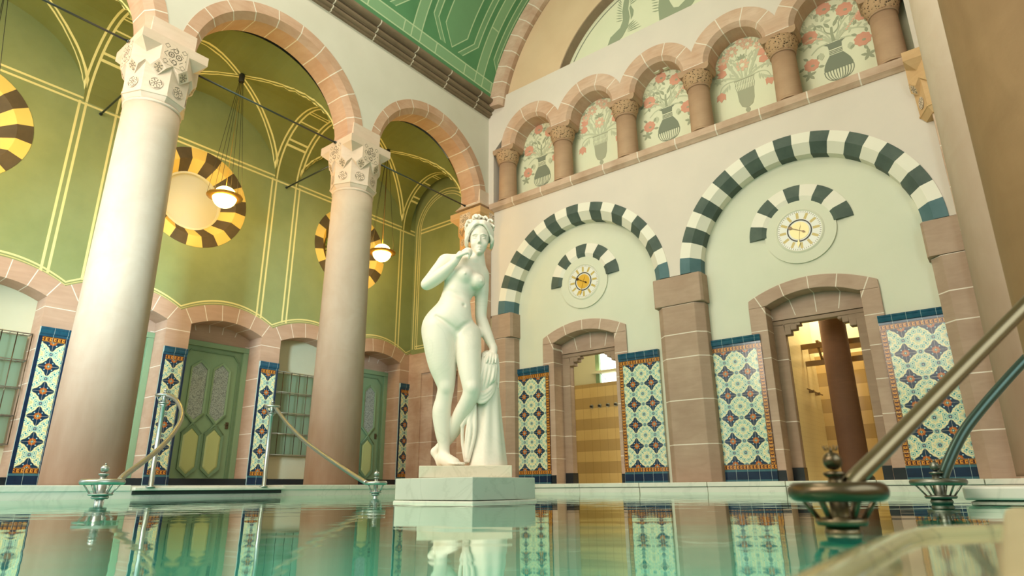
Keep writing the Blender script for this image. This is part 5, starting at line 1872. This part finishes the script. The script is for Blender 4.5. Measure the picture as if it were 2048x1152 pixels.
# drapery: swags under the hand, a long end down the trunk's side
f = SDF((-0.08, -0.20, -0.012), (0.29, 0.15, 0.80), 0.0042)
f.ell((.138, -.015, .640), (.058, .040, .100), .02); f.ell((.110, -.030, .51), (.055, .036, .075), .02, tilt=.5)
for i in range(9):
    q = i / 8
    top = (.104 + .086 * q, -.036 - .020 * math.sin(PI * q), .728)
    f.chain([top, (.094 + .096 * q, -.062 - .012 * math.sin(PI * q), .655 - .01 * q), (.074 + .104 * q, -.072 - .010 * (i % 2), .56 - .01 * q), (.058 + .100 * q, -.070, .455 + .075 * q * q)], [.0075, .0095, .0105, .0080], .0035)
for i in range(6):
    q = i / 5
    f.chain([(.052 + .012 * q, -.055, .435 + .06 * q), (.080 + .006 * q, -.078, .395 + .062 * q), (.125, -.078 + .006 * (i % 2), .408 + .058 * q), (.172, -.056, .468 + .055 * q), (.192, -.022, .56 + .04 * q)], [.008, .0105, .0115, .0100, .007], .0035)
f.chain([(.198, -.004, .725), (.206, -.014, .62), (.203, -.022, .50)], [.008, .011, .008], .006)
for P_, r_ in (([(.050, -.055, .385), (.0, -.045, .300), (-.028, -.030, .250)], .014), ([(-.028, -.030, .252), (-.024, -.020, .14), (-.002, -.025, .02)], .012), ([(.040, -.055, .36), (.005, -.050, .22), (.0, -.040, .03)], .013),
               ([(.052, -.060, .37), (.052, -.062, .20), (.012, -.050, .03)], .012), ([(.025, -.048, .33), (.022, -.062, .20), (.005, -.052, .05)], .011), ([(.045, -.050, .37), (.036, -.055, .24), (.010, -.045, .10)], .010)):
    f.chain(P_, [r_] * len(P_), .006)
f.cone((.03, -.03, .36), (.01, -.02, .05), .025, .02, .015)
f.mesh('drapery', M_STATUE, ST, 1)
b = MB(); b.box(-0.290, 0.285, -0.138, 0.148, -0.072, 0.0); b.build('plinth', M_PLINTH, ST, bevel=0.004)

pd = thing('statue_pedestal', 'grey veined marble block pedestal rising from the water under the statue', 'pedestal', (5.098, -6.690, 0.0))
b = MB(); b.box(-0.327, 0.327, -0.299, 0.299, 0.018, 0.146); b.build('block', M_PEDEST, pd, bevel=0.004)
b = MB(); b.box(-0.335, 0.335, -0.307, 0.307, -1.2, 0.014); b.build('footing', M_COPING, pd, bevel=0.006)

# ------------------------------------------------------------------ daylight windows behind the viewer, lamps
b = MB()
wins = [(0.15, 2.45), (2.75, 4.95), (5.25, 7.35)]
xe = [-3.5] + [q for w_ in wins for q in w_] + [11.7]
for i in range(0, len(xe), 2): b.box(xe[i], xe[i + 1], -14.3, -14, -0.3, 12.5)
for x0, x1 in wins: b.box(x0, x1, -14.3, -14, -0.3, 3.4); b.box(x0, x1, -14.3, -14, 8.8, 12.5)
struct(b.build('wall_window_side', M_ARCADE))


def area(name, loc, rot, sx, sy, power, col):
    l = bpy.data.lights.new(name, 'AREA'); l.shape = 'RECTANGLE'; l.size = sx; l.size_y = sy; l.energy = power; l.color = lin(col)[:3]
    o = bpy.data.objects.new(name, l); COL.objects.link(o); o.location = loc; o.rotation_euler = rot
    return o
for i, (x0, x1) in enumerate(wins):
    area('daylight_%d' % i, ((x0 + x1) / 2, -14.4, 6.2), (R(84), 0, 0), x1 - x0, 5.2, (570, 350, 230)[i], (255, 242, 224))
sp = area('low_cool_beam', (5.6, -13.8, 2.3), (0, 0, 0), 1.6, 1.6, 115, (204, 240, 255))  # added narrow beam for cool light on the aisle wall; no window here
sp.rotation_euler = (Vector((-3.0, -5.2, 2.6)) - Vector(sp.location)).to_track_quat('-Z', 'Y').to_euler(); sp.data.spread = R(34)
area('overhead_fill', (3.2, -7.5, 11.7), (0, 0, 0), 2.4, 7.0, 440, (255, 243, 226))  # added lamp for light from above; the vault over it is closed
area('aisle_fill_light', (-1.5, -12.6, 2.5), (R(90), 0, R(16)), 1.0, 3.6, 160, (206, 240, 255))  # added cool fill for the lower aisle walls, no window behind it
area('far_aisle_fill', (11.3, -9.5, 3.6), (0, R(90), 0), 4.5, 6, 300, (228, 248, 255))  # added side fill through the far arcade; that aisle wall is solid
area('shower_lamp', (5.55, 2.1, 3.9), (0, 0, 0), 0.5, 0.8, 120, (255, 236, 190))
area('shower_day', (1.2, 2.5, 3.0), (R(-75), 0, 0), 1.2, 0.8, 80, (255, 244, 220))

W = bpy.data.worlds.new('world'); SC.world = W; W.use_nodes = True
W.node_tree.nodes['Background'].inputs[0].default_value = (0.85, 0.93, 1.0, 1)
W.node_tree.nodes['Background'].inputs[1].default_value = 0.6

# ------------------------------------------------------------------ camera
cam = bpy.data.cameras.new('camera'); co = bpy.data.objects.new('camera', cam); COL.objects.link(co)
cam.lens = 22.07; cam.sensor_width = 36; cam.sensor_fit = 'HORIZONTAL'; cam.clip_start = 0.02; cam.clip_end = 200
yaw, pitch, roll = -0.6682, 0.3079, -0.0078
fw = Vector((math.sin(yaw) * math.cos(pitch), math.cos(yaw) * math.cos(pitch), math.sin(pitch)))
rt = Vector((math.cos(yaw), -math.sin(yaw), 0)); up = rt.cross(fw)
r2 = rt * math.cos(roll) + up * math.sin(roll); u2 = -rt * math.sin(roll) + up * math.cos(roll)
M4 = Matrix((r2, u2, -fw)).transposed().to_4x4(); M4.translation = (7.927, -9.783, 0.086)
co.matrix_world = M4
cam.dof.use_dof = True; cam.dof.focus_distance = 5.0; cam.dof.aperture_fstop = 3.2
SC.camera = co
SC.view_settings.view_transform = 'Standard'; SC.view_settings.look = 'None'; SC.view_settings.gamma = 1.0; SC.view_settings.use_curve_mapping = False
SC.view_settings.exposure = -0.06
SC.cycles.use_denoising = True
SC.cycles.max_bounces = 8; SC.cycles.diffuse_bounces = 3; SC.cycles.glossy_bounces = 4; SC.cycles.transparent_max_bounces = 8
SC.cycles.caustics_reflective = False; SC.cycles.caustics_refractive = False
SC.cycles.sample_clamp_indirect = 6.0
